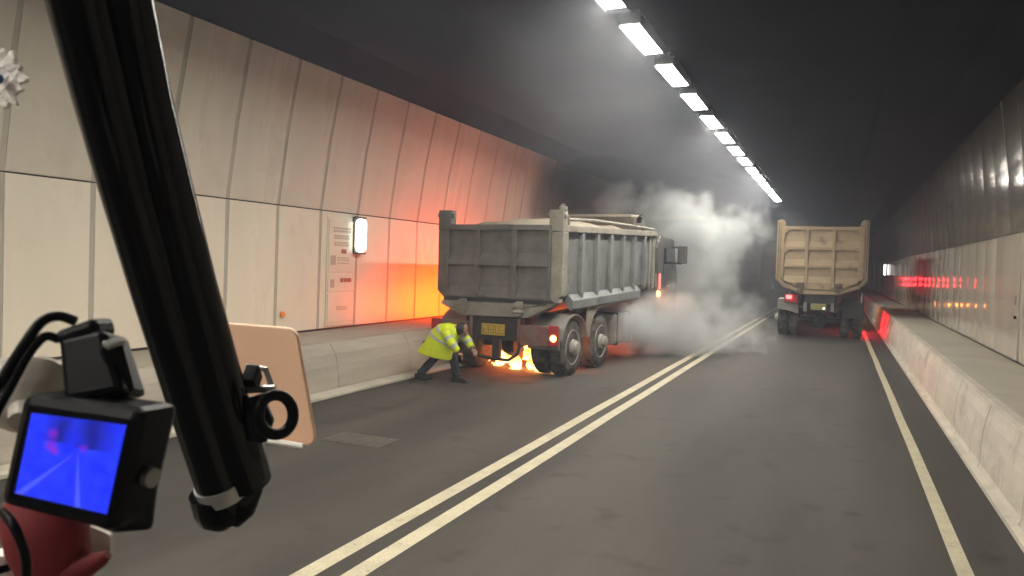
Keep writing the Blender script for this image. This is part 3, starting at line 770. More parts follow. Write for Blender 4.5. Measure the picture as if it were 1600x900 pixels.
# ================================================================== FIRE
def flame_mat(name, s0, s1, zmax, c0=(1.0, .62, .22), c1=(1.0, .20, .025)):
    mt = bpy.data.materials.new(name); mt.use_nodes = True
    nt = mt.node_tree; N = nt.nodes; L = nt.links
    N.remove(N['Principled BSDF']); out = N['Material Output']
    tc = N.new('ShaderNodeTexCoord'); sp = N.new('ShaderNodeSeparateXYZ'); L.new(tc.outputs['Object'], sp.inputs[0])
    nz = N.new('ShaderNodeTexNoise'); nz.inputs['Scale'].default_value = 5; nz.inputs['Detail'].default_value = 5; L.new(tc.outputs['Object'], nz.inputs['Vector'])
    ml = N.new('ShaderNodeMath'); ml.operation = 'DIVIDE'; ml.inputs[1].default_value = zmax; L.new(sp.outputs['Z'], ml.inputs[0])
    ad = N.new('ShaderNodeMath'); ad.operation = 'ADD'; L.new(ml.outputs[0], ad.inputs[0])
    mr = N.new('ShaderNodeMapRange'); mr.inputs[1].default_value = .3; mr.inputs[2].default_value = .7; mr.inputs[3].default_value = -.35; mr.inputs[4].default_value = .45
    L.new(nz.outputs['Fac'], mr.inputs[0]); L.new(mr.outputs[0], ad.inputs[1])
    rp = N.new('ShaderNodeValToRGB'); rp.color_ramp.elements[0].color = (*c0, 1); rp.color_ramp.elements[1].color = (*c1, 1); rp.color_ramp.elements[1].position = .75
    L.new(ad.outputs[0], rp.inputs[0])
    st = N.new('ShaderNodeMapRange'); st.inputs[3].default_value = s0; st.inputs[4].default_value = s1; L.new(ad.outputs[0], st.inputs[0])
    em = N.new('ShaderNodeEmission'); L.new(rp.outputs[0], em.inputs[0]); L.new(st.outputs[0], em.inputs[1])
    tp = N.new('ShaderNodeBsdfTransparent')
    lw = N.new('ShaderNodeLayerWeight'); lw.inputs['Blend'].default_value = .35
    rp2 = N.new('ShaderNodeValToRGB'); rp2.color_ramp.elements[0].position = .12; rp2.color_ramp.elements[1].position = .62
    L.new(lw.outputs['Facing'], rp2.inputs[0])
    n3 = N.new('ShaderNodeTexNoise'); n3.inputs['Scale'].default_value = 9; n3.inputs['Detail'].default_value = 4; L.new(tc.outputs['Object'], n3.inputs['Vector'])
    m3 = N.new('ShaderNodeMapRange'); m3.inputs[1].default_value = .42; m3.inputs[2].default_value = .66; m3.inputs[3].default_value = 0; m3.inputs[4].default_value = .8; L.new(n3.outputs['Fac'], m3.inputs[0])
    a3 = N.new('ShaderNodeMath'); a3.operation = 'ADD'; a3.use_clamp = True; L.new(rp2.outputs[0], a3.inputs[0]); L.new(m3.outputs[0], a3.inputs[1])
    mx = N.new('ShaderNodeMixShader'); L.new(a3.outputs[0], mx.inputs[0]); L.new(em.outputs[0], mx.inputs[1]); L.new(tp.outputs[0], mx.inputs[2])
    L.new(mx.outputs[0], out.inputs['Surface'])
    return mt
MT['flame'] = flame_mat('flame', 16, 1.6, .34, (1.0, .50, .13), (1.0, .20, .022))
MT['flame_core'] = flame_mat('flame_core', 170, 100, 1.0, (1.0, .13, .010), (1.0, .09, .006))
MT['flame_hot'] = flame_mat('flame_hot', FIRE, FIRE * .6, 1.0, (1.0, .098, .006), (1.0, .075, .004))
fire = empty('fire', (-5.495, 12.285, 0), -R(4))
tag(fire, 'orange flames burning on the road under the grey dump truck', 'fire')
rf_ = random.Random(21)
def tongue(x, y, h_, r_, m_, flat=1.0, z0=0.004):
    mb = MB(); n, k = 14, 9; vs = []
    ph = rf_.uniform(0, 9)
    for i in range(k + 1):
        t = i / k
        rr = r_ * (math.sin(math.pi * min(1, .30 + t * .70)) ** .8) * (1.0 if t < 1 else 0)
        ox = .22 * h_ * math.sin(ph + 4 * t) * t; oy = .15 * h_ * math.cos(ph * 1.3 + 3 * t) * t
        for j in range(n):
            a = 2 * math.pi * j / n
            d = 1 + .45 * mn.noise(Vector((math.cos(a) * 1.3 + ph, math.sin(a) * 1.3, t * 2.5)))
            vs.append((x + ox + rr * d * math.cos(a), y + oy + rr * d * math.sin(a) * flat, z0 + t * h_))
    fs = [(i * n + j, i * n + (j + 1) % n, (i + 1) * n + (j + 1) % n, (i + 1) * n + j) for i in range(k) for j in range(n)]
    fs.append(tuple(range(n))[::-1]); fs.append(tuple(k * n + j for j in range(n)))
    mb.add(vs, fs); return mb.build('flame', m_, fire, smooth=True)
for x, y, h_, r_ in ((.72, .95, .17, .20), (.52, .78, .20, .12), (.28, .95, .34, .13), (.02, .75, .26, .11), (-.2, 1.2, .34, .13), (.58, 1.3, .42, .12), (.35, 1.7, .40, .16), (.12, 1.9, .5, .15), (-.3, 2.2, .5, .2), (-.62, 1.5, .25, .14), (.15, 1.3, .22, .14)):
    tongue(x, y, h_, r_, MT['flame'])
for x, y, h_, r_, z_ in ((-1.37, 1.2, 1.0, .13, .10), (-1.36, 1.65, 1.3, .14, .12), (-1.37, 2.15, 1.5, .14, .10), (-1.38, 2.65, 1.4, .14, .10), (-1.38, 3.15, 1.5, .14, .1), (-1.39, 3.65, 1.2, .14, .1), (-1.40, 4.1, 1.0, .13, .1)):
    tongue(x, y, h_, r_, MT['flame_hot'], flat=2.0, z0=z_)
for x, y, h_, r_, z_ in ((.05, 1.35, .28, .12, .52), (-.5, 1.3, .28, .10, .50), (.5, 1.35, .24, .10, .52), (.30, .62, .2, .045, .40)):
    tongue(x, y, h_, r_, MT['flame_core'], z0=z_)
for x, y, h_, r_ in ((-.45, 1.0, .16, .12), (-.95, 1.35, .3, .12)):
    tongue(x, y, h_, r_, MT['flame'])
# burning patch spread on the road
pa = MB(); n = 40; vs = [(0, 0, 0)]
for j in range(n):
    a = 2 * math.pi * j / n; rr = 1 + .3 * mn.noise(Vector((math.cos(a) * 2, math.sin(a) * 2, 4)))
    vs.append((.50 * rr * math.cos(a), .40 * rr * math.sin(a), -.012))
vs[0] = (0, 0, .05)
pa.add(vs, [(0, 1 + j, 1 + (j + 1) % n) for j in range(n)])
o = pa.build('burning_pool', MT['flame'], fire, smooth=True); o.location = (.55, .95, .014)

# ================================================================== SMOKE
MT['haze'] = bpy.data.materials.new('haze'); MT['haze'].use_nodes = True
_n = MT['haze'].node_tree; _n.nodes.remove(_n.nodes['Principled BSDF'])
_v = _n.nodes.new('ShaderNodeVolumePrincipled'); _v.inputs['Color'].default_value = (.74, .82, 1.0, 1); _v.inputs['Density'].default_value = HAZE; _v.inputs['Anisotropy'].default_value = .3
_n.links.new(_v.outputs[0], _n.nodes['Material Output'].inputs['Volume'])
_b = MB(); _b.b(-10, 5, YA - 3, YB + 3, -1, 7)
o = _b.build('haze', MT['haze']); o['kind'] = 'stuff'; o['label'] = 'thin grey smoke haze filling the tunnel air'; o['category'] = 'haze'

def at(px, py, Y):
    d = fw * 1200 + rt * (px - 800) - up * (py - 450)
    return EYE + d * (Y / d.y)

def smoke_mat(name, puffs, color, k, nscale, namp, cut, absorb=None, step=1.0, aniso=.2):
    mt = bpy.data.materials.new(name); mt.use_nodes = True
    nt = mt.node_tree; N = nt.nodes; L = nt.links
    N.remove(N['Principled BSDF']); out = N['Material Output']
    ge = N.new('ShaderNodeNewGeometry')
    nz = N.new('ShaderNodeTexNoise'); nz.inputs['Scale'].default_value = nscale; nz.inputs['Detail'].default_value = 2.5; nz.inputs['Roughness'].default_value = .6
    L.new(ge.outputs['Position'], nz.inputs['Vector'])
    sb = N.new('ShaderNodeVectorMath'); sb.operation = 'SUBTRACT'; sb.inputs[1].default_value = (.5, .5, .5); L.new(nz.outputs['Color'], sb.inputs[0])
    ms = N.new('ShaderNodeVectorMath'); ms.operation = 'MULTIPLY_ADD'; ms.inputs[1].default_value = (namp,) * 3
    L.new(sb.outputs[0], ms.inputs[0]); L.new(ge.outputs['Position'], ms.inputs[2])
    tot = None
    for c, r_, wt in puffs:
        di = N.new('ShaderNodeVectorMath'); di.operation = 'DISTANCE'; di.inputs[1].default_value = tuple(c); L.new(ms.outputs[0], di.inputs[0])
        mr = N.new('ShaderNodeMapRange'); mr.interpolation_type = 'SMOOTHSTEP'
        mr.inputs[1].default_value = r_; mr.inputs[2].default_value = r_ * .25; mr.inputs[3].default_value = 0; mr.inputs[4].default_value = wt
        L.new(di.outputs['Value'], mr.inputs[0])
        if tot is None: tot = mr.outputs[0]
        else:
            ad = N.new('ShaderNodeMath'); ad.operation = 'ADD'; L.new(tot, ad.inputs[0]); L.new(mr.outputs[0], ad.inputs[1]); tot = ad.outputs[0]
    # ragged edges
    n2 = N.new('ShaderNodeTexNoise'); n2.inputs['Scale'].default_value = nscale * 1.7; n2.inputs['Detail'].default_value = 2.5; L.new(ge.outputs['Position'], n2.inputs['Vector'])
    mr = N.new('ShaderNodeMapRange'); mr.inputs[1].default_value = .3; mr.inputs[2].default_value = .75; mr.inputs[3].default_value = 0; mr.inputs[4].default_value = cut
    L.new(n2.outputs['Fac'], mr.inputs[0])
    s2 = N.new('ShaderNodeMath'); s2.operation = 'SUBTRACT'; s2.use_clamp = False; L.new(tot, s2.inputs[0]); L.new(mr.outputs[0], s2.inputs[1])
    mxm = N.new('ShaderNodeMath'); mxm.operation = 'MAXIMUM'; mxm.inputs[1].default_value = 0; L.new(s2.outputs[0], mxm.inputs[0])
    mk = N.new('ShaderNodeMath'); mk.operation = 'MULTIPLY'; mk.inputs[1].default_value = k; L.new(mxm.outputs[0], mk.inputs[0])
    pv = N.new('ShaderNodeVolumePrincipled'); pv.inputs['Color'].default_value = (*color, 1)
    if absorb: pv.inputs['Absorption Color'].default_value = (*absorb, 1)
    pv.inputs['Anisotropy'].default_value = aniso
    L.new(mk.outputs[0], pv.inputs['Density']); L.new(pv.outputs[0], out.inputs['Volume'])
    mt.cycles.volume_step_rate = step if hasattr(mt.cycles, 'volume_step_rate') else 1
    return mt

def domain(name, x0, x1, y0, y1, z0, z1, m_, label, cat):
    b_ = MB(); b_.b(x0, x1, y0, y1, z0, z1)
    o_ = b_.build(name, m_); o_['kind'] = 'stuff'; o_['label'] = label; o_['category'] = cat
    return o_

white = [(at(px, py, Y), r_, wt) for px, py, Y, r_, wt in (
    (965, 515, 15.6, .85, 1.25), (990, 515, 16.6, 1.15, 1.15), (1050, 520, 17.6, 1.4, 1.05), (1125, 535, 18.8, 1.35, .62), (1030, 470, 19.0, 1.0, .9),
    (1066, 400, 20.0, 1.25, 1.0), (1078, 352, 20.0, 1.15, .8), (1130, 366, 21.5, 1.2, .62), (1170, 352, 23, .9, .36), (1035, 335, 20.5, 1.1, .9),
    (970, 322, 21.0, 1.0, .6), (1110, 430, 21.5, 1.1, .6), (1080, 470, 20.5, 1.1, .75), (1160, 495, 21.0, 1.2, .38))]
MT['white_smoke'] = smoke_mat('white_smoke', white, (.90, .945, .95), 1.9, 1.25, 1.5, .50, step=.8)
domain('smoke', -7.2, .3, 13.8, 25.5, .02, 4.9, MT['white_smoke'], 'pale grey smoke billowing from the cab of the burning dump truck', 'smoke')
dark = [(at(px, py, Y), r_, wt) for px, py, Y, r_, wt in (
    (860, 300, 20.0, 1.3, .8), (930, 275, 21.5, 1.7, 1.0), (880, 320, 22.5, 1.6, 1.0), (1000, 275, 24.0, 1.9, 1.0), (1080, 290, 27.0, 2.0, .8), (800, 290, 22, 1.6, .9), (1160, 420, 30, 2.2, .9), (1110, 440, 28, 2.0, .9), (1020, 380, 28, 2.5, 1.0), (1190, 480, 33, 2, .8), (1250, 400, 36, 2.4, .8), (1130, 330, 31, 1.6, .7))]
thin = [(Vector((-3.2 - .5 * (k % 2), 9.0 + 3.9 * k, 4.5)), 2.0, .8) for k in range(6)]  # smoke added below the lamps to mimic windscreen glare
MT['glare_smoke'] = smoke_mat('glare_smoke', thin, (.82, .86, .95), .045, .55, 1.6, .3, step=2.0)
domain('lamp_glare_smoke', -6.2, .2, 6.2, 36, 3.2, 4.975, MT['glare_smoke'], 'thin bluish smoke added under the ceiling lights to mimic windscreen glare', 'smoke')
MT['dark_smoke'] = smoke_mat('dark_smoke', dark, (.10, .098, .10), 1.5, .7, 1.5, .45, step=1.2, absorb=(.05, .05, .05))
domain('dark_smoke', -8.3, 1.2, 17.2, 38.5, .03, 5.1, MT['dark_smoke'], 'dark sooty smoke hanging under the ceiling beyond the grey truck', 'smoke')

# ================================================================== WORKER
OX, OY = -5.95, 11.05
pr = empty('person', (OX, OY, 0))
tag(pr, 'person in yellow high visibility jacket lunging beside the burning truck', 'person')
def blob(mb, c, rad, n=14, k=9, rot=None):
    c = Vector(c); vs = []
    for i in range(1, k):
        th = math.pi * i / k
        for j in range(n):
            a = 2 * math.pi * j / n
            v = Vector((rad[0] * math.sin(th) * math.cos(a), rad[1] * math.sin(th) * math.sin(a), rad[2] * math.cos(th)))
            if rot: v = Euler(rot).to_matrix() @ v
            vs.append(c + v)
    t = Vector((0, 0, rad[2])); 
    if rot: t = Euler(rot).to_matrix() @ t
    o_ = len(vs); vs += [c + t, c - t]
    fs = [(i * n + j, i * n + (j + 1) % n, (i + 1) * n + (j + 1) % n, (i + 1) * n + j) for i in range(k - 2) for j in range(n)]
    fs += [(o_, (j + 1) % n, j) for j in range(n)] + [(o_ + 1, (k - 2) * n + j, (k - 2) * n + (j + 1) % n) for j in range(n)]
    mb.add(vs, fs)
def remesh(o_, vox, it=2):
    md = o_.modifiers.new('union', 'REMESH'); md.mode = 'VOXEL'; md.voxel_size = vox; md.use_smooth_shade = True
    if it:
        sm_ = o_.modifiers.new('smooth', 'SMOOTH'); sm_.iterations = it; sm_.factor = .5
hipB, hipF = Vector((-.19, .02, .58)), Vector((-.08, .02, .57))
kneeB, kneeF = Vector((-.16, .16, .34)), Vector((.23, .06, .39))
ankB, ankF = Vector((-.33, .0, .10)), Vector((.345, .0, .10))
sh = Vector((.19, .05, .84)); head = Vector((.350, .12, .850))
shN, elN, haN = Vector((.18, -.13, .81)), Vector((.30, -.15, .64)), Vector((.40, -.09, .50))
shF, elF, haF = Vector((.24, .22, .83)), Vector((.38, .27, .66)), Vector((.50, .22, .54))
bd = MB()
bd.tube([hipB, kneeB, ankB], [.085, .058, .042], 12); bd.tube([hipF, kneeF, ankF], [.085, .058, .042], 12)
bd.tube([(-.14, .02, .56), (.0, .03, .70), (.13, .045, .80), sh], [.12, .125, .14, .11], 14)
bd.tube([sh, Vector((.27, .085, .85)), head - Vector((.03, .015, .02))], [.08, .055, .055], 12)
blob(bd, head, (.085, .078, .108), rot=(0, R(35), R(12)))
blob(bd, head + Vector((.030, .035, -.052)), (.05, .052, .055))                       # jaw
blob(bd, head + Vector((.062, .075, -.045)), (.016, .016, .018))                       # nose
for s in (-1, 1): blob(bd, head + Vector((-.055 * -s * -1, -.055 * -s, -.015)), (.018, .016, .03))  # ears
for (a, e, h_) in ((shN, elN, haN), (shF, elF, haF)):
    bd.tube([a, e, h_], [.055, .043, .028], 12)
    dr_ = (h_ - e).normalized(); sd = dr_.cross(Vector((0, 0, 1))).normalized(); upv = sd.cross(dr_)
    pc = h_ + dr_ * .05
    blob(bd, pc, (.045, .045, .03))
    for q, (off, ln) in enumerate(((-.030, .062), (-.011, .075), (.010, .070), (.029, .055))):
        b0 = pc + dr_ * .028 + sd * off; b1 = b0 + dr_ * ln * .5 - upv * .008; b2 = b1 + dr_ * ln * .4 - upv * .03
        bd.tube([b0 - dr_ * .02, b0, b1, b2], [.011, .011, .0105, .008], 8)
    b0 = pc - sd * .036 - dr_ * .01; bd.tube([pc, b0, b0 - sd * .022 + dr_ * .03, b0 - sd * .016 + dr_ * .055 - upv * .01], [.014, .013, .011, .009], 8)
o = bd.build('body', MT['skin'], pr); remesh(o, .007, 3)
ey = MB()
for s in (-1, 1): blob(ey, head + Vector((.055 + .02 * s, .062 - .02 * s, -.012)), (.008, .010, .008))
ey.build('eyes', MT['hair'], pr)
mo = MB(); blob(mo, head + Vector((.062, .072, -.082)), (.016, .016, .006)); mo.build('mouth', MT['red_steel'], pr)
ha = MB(); blob(ha, head + Vector((-.018, -.004, .022)), (.088, .086, .10), rot=(0, R(35), R(12))); blob(ha, head + Vector((-.035, -.035, -.02)), (.07, .07, .075)); blob(ha, head + Vector((.0, -.045, .0)), (.07, .05, .075))
ha.build('hair', MT['hair'], pr, smooth=True)
tr_ = MB()
tr_.tube([hipB + Vector((0, 0, .05)), hipB, kneeB, (kneeB + ankB) / 2, ankB - Vector((0, 0, .02))], [.11, .115, .080, .072, .066], 14)
tr_.tube([hipF + Vector((0, 0, .05)), hipF, kneeF, (kneeF + ankF) / 2, ankF - Vector((0, 0, .02))], [.11, .115, .080, .072, .064], 14)
blob(tr_, (-.13, .02, .58), (.15, .15, .12))
o = tr_.build('trousers', MT['trousers'], pr); remesh(o, .012, 2)
for a in (ankB, ankF):
    bt = MB(); bt.tube([a + Vector((0, 0, .05)), a - Vector((0, 0, .04))], [.055, .058], 12)
    bt.prism([(a.x - .09, 0), (a.x + .20, 0), (a.x + .205, .03), (a.x + .17, .06), (a.x + .08, .085), (a.x - .09, .085)], 'y', a.y - .048, a.y + .048)
    bt.build('boot', MT['boot'], pr, bevel=.015)
# jacket: loft of ellipses
rings = [((-.075, .0, .40), (.985, 0, -.17), .325, .19), ((-.06, .005, .44), (.985, 0, -.18), .315, .20), ((.0, .02, .57), (.95, 0, -.30), .255, .215), ((.065, .035, .70), (.86, 0, -.50), .245, .225), ((.135, .05, .79), (.76, 0, -.65), .20, .23), ((.21, .065, .845), (.66, 0, -.75), .135, .18), ((.265, .08, .862), (.60, 0, -.80), .080, .088), ((.275, .085, .866), (.60, 0, -.80), .072, .08)]
def loft(mb, rg, sc_=1.0, n=32, fold=.02):
    vs = []
    for k, (c, u, a, b_) in enumerate(rg):
        c = Vector(c); u = Vector(u).normalized()
        for j in range(n):
            an = 2 * math.pi * j / n
            d = sc_ * (1 + fold * math.sin(an * 5 + k) + fold * math.sin(an * 9 + 2 * k))
            vs.append(c + u * (a * d * math.cos(an)) + Vector((0, 1, 0)) * (b_ * d * math.sin(an)))
    fs = [(i * n + j, i * n + (j + 1) % n, (i + 1) * n + (j + 1) % n, (i + 1) * n + j) for i in range(len(rg) - 1) for j in range(n)]
    return vs, fs, n
MT['hivis'] = mat('hi_vis_yellow', (.66, .78, .010), .65, c2=(.54, .66, .010), scale=7, bump=.25, bscale=22)
MT['band'] = mat('reflective_tape', (.42, .46, .48), .35, c2=(.34, .38, .41), scale=12)
jk = MB(); vs, fs, n = loft(jk, rings); fs += [tuple(range(n))[::-1], tuple((len(rings) - 1) * n + j for j in range(n))]; jk.add(vs, fs)
jk.tube([shN + Vector((-.03, .06, .01)), shN, elN, haN - (haN - elN) * .12], [.085, .085, .072, .056], 14)
jk.tube([shF + Vector((-.03, -.06, .01)), shF, elF, haF - (haF - elF) * .12], [.085, .085, .072, .056], 14)
jo_ = jk.build('jacket', MT['hivis'], pr); remesh(jo_, .012, 2)
def lerp_ring(t):
    i = min(int(t), len(rings) - 2); f_ = t - i
    A_, B_ = rings[i], rings[i + 1]
    return (Vector(A_[0]).lerp(Vector(B_[0]), f_), Vector(A_[1]).lerp(Vector(B_[1]), f_), A_[2] * (1 - f_) + B_[2] * f_, A_[3] * (1 - f_) + B_[3] * f_)
bn_ = MB()
for t0, t1 in ((2.75, 3.10), (3.75, 4.10)):
    rg = [lerp_ring(t0 + (t1 - t0) * i / 3) for i in range(4)]
    v_, f_, n_ = loft(bn_, rg, 1.035); bn_.add(v_, f_)
for a, e, h_ in ((shN, elN, haN), (shF, elF, haF)):
    bn_.tube([e.lerp(h_, .10), e.lerp(h_, .42)], [.079, .073], 16, caps=False)
    bn_.tube([a.lerp(e, .45), a.lerp(e, .70)], [.086, .083], 16, caps=False)
bn_.build('reflective_band', MT['band'], jo_, smooth=True)

# ================================================================== IN THE CAB
# thick black double tube (mirror arm) hanging outside the windscreen
ma = empty('mirror_arm', near(250, 400, .70)); tag(ma, 'thick black double tube mirror arm with ring and square mirror painted with a pinkish reflection', 'mirror arm')
def cabpart(mb, name, m_, root, **kw):
    o_ = mb.build(name, m_, None, **kw); o_.parent = root
    o_.matrix_parent_inverse = Matrix.Translation(root.location).inverted(); return o_
def axis(t):
    """left tube centre line: pixel x, depth"""
    return t
P = [(-470, .46), (-240, .53), (0, .60), (150, .645), (290, .69), (450, .74), (600, .79), (700, .82), (765, .84)]
def px_l(y): return 113 + .243 * y + .0000585 * y * y + 5
def px_r(y): return 197 + .20 * y + .000065 * y * y
mb = MB(); mb.tube([near(px_l(y) + 8, y - 2, d_) for y, d_ in P], .0255, 28)
cabpart(mb, 'tube', MT['black_gloss'], ma, smooth=True)
P2 = P[:-1] + [(752, .838)]
mb = MB(); mb.tube([near(px_r(y), y, d_ + .014) for y, d_ in P2], [.0205] * 4 + [.0225, .024, .026, .028, .028], 28)
cabpart(mb, 'side_tube', MT['black_gloss'], ma, smooth=True)
mb = MB(); mb.tube([near(px_l(754) + 8, 752, .836), near(px_l(770) + 11, 772, .843)], .0275, 28)
cabpart(mb, 'end_band', MT['grey_metal'], ma, smooth=True)
mb = MB()
mb.tube([near(338, 768, .842), near(343, 795, .848), near(345, 812, .85), near(346, 822, .852)], [.0285, .0275, .0235, .012], 28)
mb.tube([near(386, 735, .852), near(384, 762, .853), near(372, 788, .853), near(356, 806, .852)], [.0195, .019, .021, .018], 24)
cabpart(mb, 'end_cap', MT['black_gloss'], ma, smooth=True)
mb = MB(); blob(mb, near(384, 763, .832), (.006, .006, .005)); cabpart(mb, 'end_glint', MT['white_rim'], ma, smooth=True)  # white bead modelled in place of the highlight on the cap
ring = []
for k in range(32):
    a = 2 * math.pi * k / 32
    ring.append(near(431 + 27 * math.cos(a), 648 + 31 * math.sin(a), .80 + .012 * math.cos(a)))
mb = MB(); mb.tube(ring, .0060, 12, closed=True); cabpart(mb, 'ring', MT['black_plastic'], ma, smooth=True)
mb = MB(); mb.tube([near(385, 573, .86), near(415, 577, .86), near(425, 606, .86)], .0035, 8); mb.tube([near(383, 609, .83), near(430, 607, .83)], .0042, 8)
cabpart(mb, 'bracket', MT['grey_metal'], ma, smooth=True)
mb = MB(); mb.tube([near(383, 590, .835), near(404, 592, .835)], .016, 4); mb.tube([near(392, 620, .82), near(405, 660, .82), near(402, 690, .82)], [.013, .016, .010], 14)
cabpart(mb, 'clamp', MT['black_plastic'], ma, bevel=.002)
def plate(corners, d0, d1, rad_px, th):
    """rounded quad in pixel corners with depth d0 (left) d1 (right); returns solid"""
    out = []
    n = len(corners)
    for i, (p, r_) in enumerate(zip(corners, rad_px)):
        a, b = Vector(corners[i - 1]), Vector(corners[(i + 1) % n]); p = Vector(p)
        e1 = (a - p).normalized() * r_; e2 = (b - p).normalized() * r_
        for k in range(7):
            t = k / 6; out.append((1 - t) ** 2 * (p + e1) + 2 * t * (1 - t) * p + t * t * (p + e2))
    x0, x1 = min(c[0] for c in corners), max(c[0] for c in corners)
    front = [near(q.x, q.y, d0 + (d1 - d0) * (q.x - x0) / (x1 - x0)) for q in out]
    back = [v + fw * th for v in front]
    n = len(out)
    m_ = MB(); m_.add(front + back, [tuple(range(n)), tuple(range(n, 2 * n))[::-1]] + [(i, n + i, n + (i + 1) % n, (i + 1) % n) for i in range(n)])
    return m_
pm = plate([(300, 500), (462, 513), (495, 700), (330, 676)], 1.0, .98, [10, 16, 24, 10], .012)
mh = cabpart(pm, 'mirror_head', MT['mirror_reflection'], ma, bevel=.002)
mb = MB(); mb.tube([near(380, 682, .985), near(474, 697, .975)], .0038, 8); cabpart(mb, 'head_rim', MT['white_rim'], ma, smooth=True)

# dash camera with blue screen
dcm = empty('dash_camera', near(120, 730, .43)); tag(dcm, 'black dash camera showing a bright blue tunnel picture on its screen', 'dash camera')
def box8(c4, d4, depth, m_, name, root, bevel=.003, push=0.0):
    f_ = [near(p[0], p[1], d_) for p, d_ in zip(c4, d4)]
    n_ = (f_[1] - f_[0]).cross(f_[2] - f_[0]).normalized()
    if n_.dot(fw) < 0: n_ = -n_
    f_ = [v + n_ * push for v in f_]
    mb_ = MB(); mb_.hexa(f_ + [v + n_ * depth for v in f_])
    return cabpart(mb_, name, m_, root, bevel=bevel), n_, f_
_, nrm, _ = box8([(33, 614), (222, 640), (176, 836), (-6, 790)], [.435, .42, .42, .435], .036, MT['black_plastic'], 'housing', dcm, .006)
S4 = [(51, 645), (198, 664), (168, 803), (25, 770)]
scf = [near(p[0], p[1], d_) - nrm * .0008 for p, d_ in zip(S4, [.4335, .4217, .4217, .4335])]
MT['screen'] = None
def screen_mat():
    mt = bpy.data.materials.new('blue_screen'); mt.use_nodes = True
    nt = mt.node_tree; N = nt.nodes; L = nt.links
    b_ = N['Principled BSDF']; b_.inputs['Base Color'].default_value = (.01, .01, .02, 1); b_.inputs['Roughness'].default_value = .3
    uv = N.new('ShaderNodeUVMap'); sp = N.new('ShaderNodeSeparateXYZ'); L.new(uv.outputs[0], sp.inputs[0])
    def M_(op, a, b=None, cl=False):
        n_ = N.new('ShaderNodeMath'); n_.operation = op; n_.use_clamp = cl
        for i, q in enumerate((a, b)):
            if q is None: continue
            if isinstance(q, (int, float)): n_.inputs[i].default_value = q
            else: L.new(q, n_.inputs[i])
        return n_.outputs[0]
    U, V = sp.outputs[0], sp.outputs[1]
    nz = N.new('ShaderNodeTexNoise'); nz.inputs['Scale'].default_value = 5; nz.inputs['Detail'].default_value = 3; L.new(uv.outputs[0], nz.inputs['Vector'])
    du = M_('SUBTRACT', U, .57); dv = M_('SUBTRACT', V, .66)
    # road fan below the vanishing point: faint pale lane lines
    ratio = M_('DIVIDE', du, M_('MINIMUM', dv, -.02))
    def ray(c_, w_):
        d_ = M_('ABSOLUTE', M_('SUBTRACT', ratio, c_)); return M_('MULTIPLY', M_('SUBTRACT', 1, M_('DIVIDE', d_, w_), True), M_('LESS_THAN', dv, -.04))
    lines = M_('ADD', ray(.80, .10), ray(-.18, .07))
    # dark roof patches above
    dk_ = M_('MULTIPLY', M_('GREATER_THAN', dv, .02), M_('SUBTRACT', 1, M_('MULTIPLY', M_('ABSOLUTE', M_('SUBTRACT', du, .12)), 3.5), True), True)
    dk2 = M_('MULTIPLY', M_('GREATER_THAN', dv, .05), M_('SUBTRACT', 1, M_('MULTIPLY', M_('ABSOLUTE', M_('ADD', du, .22)), 5.0), True), True)
    dark_ = M_('MULTIPLY', M_('MAXIMUM', dk_, dk2), M_('MULTIPLY', nz.outputs['Fac'], 1.9), True)
    def spot(u_, v_, r_):
        a_ = M_('POWER', M_('SUBTRACT', U, u_), 2); b2 = M_('POWER', M_('SUBTRACT', V, v_), 2)
        return M_('SUBTRACT', 1, M_('DIVIDE', M_('SQRT', M_('ADD', a_, b2)), r_), True)
    red_ = M_('ADD', M_('ADD', spot(.28, .66, .09), spot(.27, .80, .08)), M_('ADD', spot(.62, .68, .06), spot(.33, .60, .06)))
    red_ = M_('MULTIPLY', red_, M_('MULTIPLY', nz.outputs['Fac'], 1.6), True)
    def mixc(fac, a, c_):
        mx = N.new('ShaderNodeMix'); mx.data_type = 'RGBA'
        L.new(fac, mx.inputs['Factor'])
        if isinstance(a, tuple): mx.inputs['A'].default_value = (*a, 1)
        else: L.new(a, mx.inputs['A'])
        mx.inputs['B'].default_value = (*c_, 1); return mx.outputs['Result']
    base = N.new('ShaderNodeValToRGB'); base.color_ramp.elements[0].color = (.010, .026, .97, 1); base.color_ramp.elements[1].color = (.018, .05, 1.0, 1)
    base.color_ramp.elements[0].position = .35; base.color_ramp.elements[1].position = .65; L.new(nz.outputs['Fac'], base.inputs[0])
    c_ = mixc(M_('MULTIPLY', lines, .9), base.outputs[0], (.10, .14, 1.0))
    c_ = mixc(M_('MULTIPLY', dark_, .85), c_, (.004, .006, .22))
    c_ = mixc(M_('MULTIPLY', red_, .8), c_, (.30, .01, .62))
    L.new(c_, b_.inputs['Emission Color']); b_.inputs['Emission Strength'].default_value = 1.0
    return mt
me = bpy.data.meshes.new('screen'); me.from_pydata([tuple(v) for v in scf] + [tuple(v + nrm * .003) for v in scf], [], [(0, 1, 2, 3), (0, 4, 5, 1), (1, 5, 6, 2), (2, 6, 7, 3), (3, 7, 4, 0)])
uvl = me.uv_layers.new(name='UVMap')
for i, c_ in zip(range(4), ((0, 1), (1, 1), (1, 0), (0, 0))): uvl.data[i].uv = c_
me.materials.append(screen_mat())
so = bpy.data.objects.new('screen', me); col.objects.link(so); so.parent = dcm; so.matrix_parent_inverse = Matrix.Translation(dcm.location).inverted()
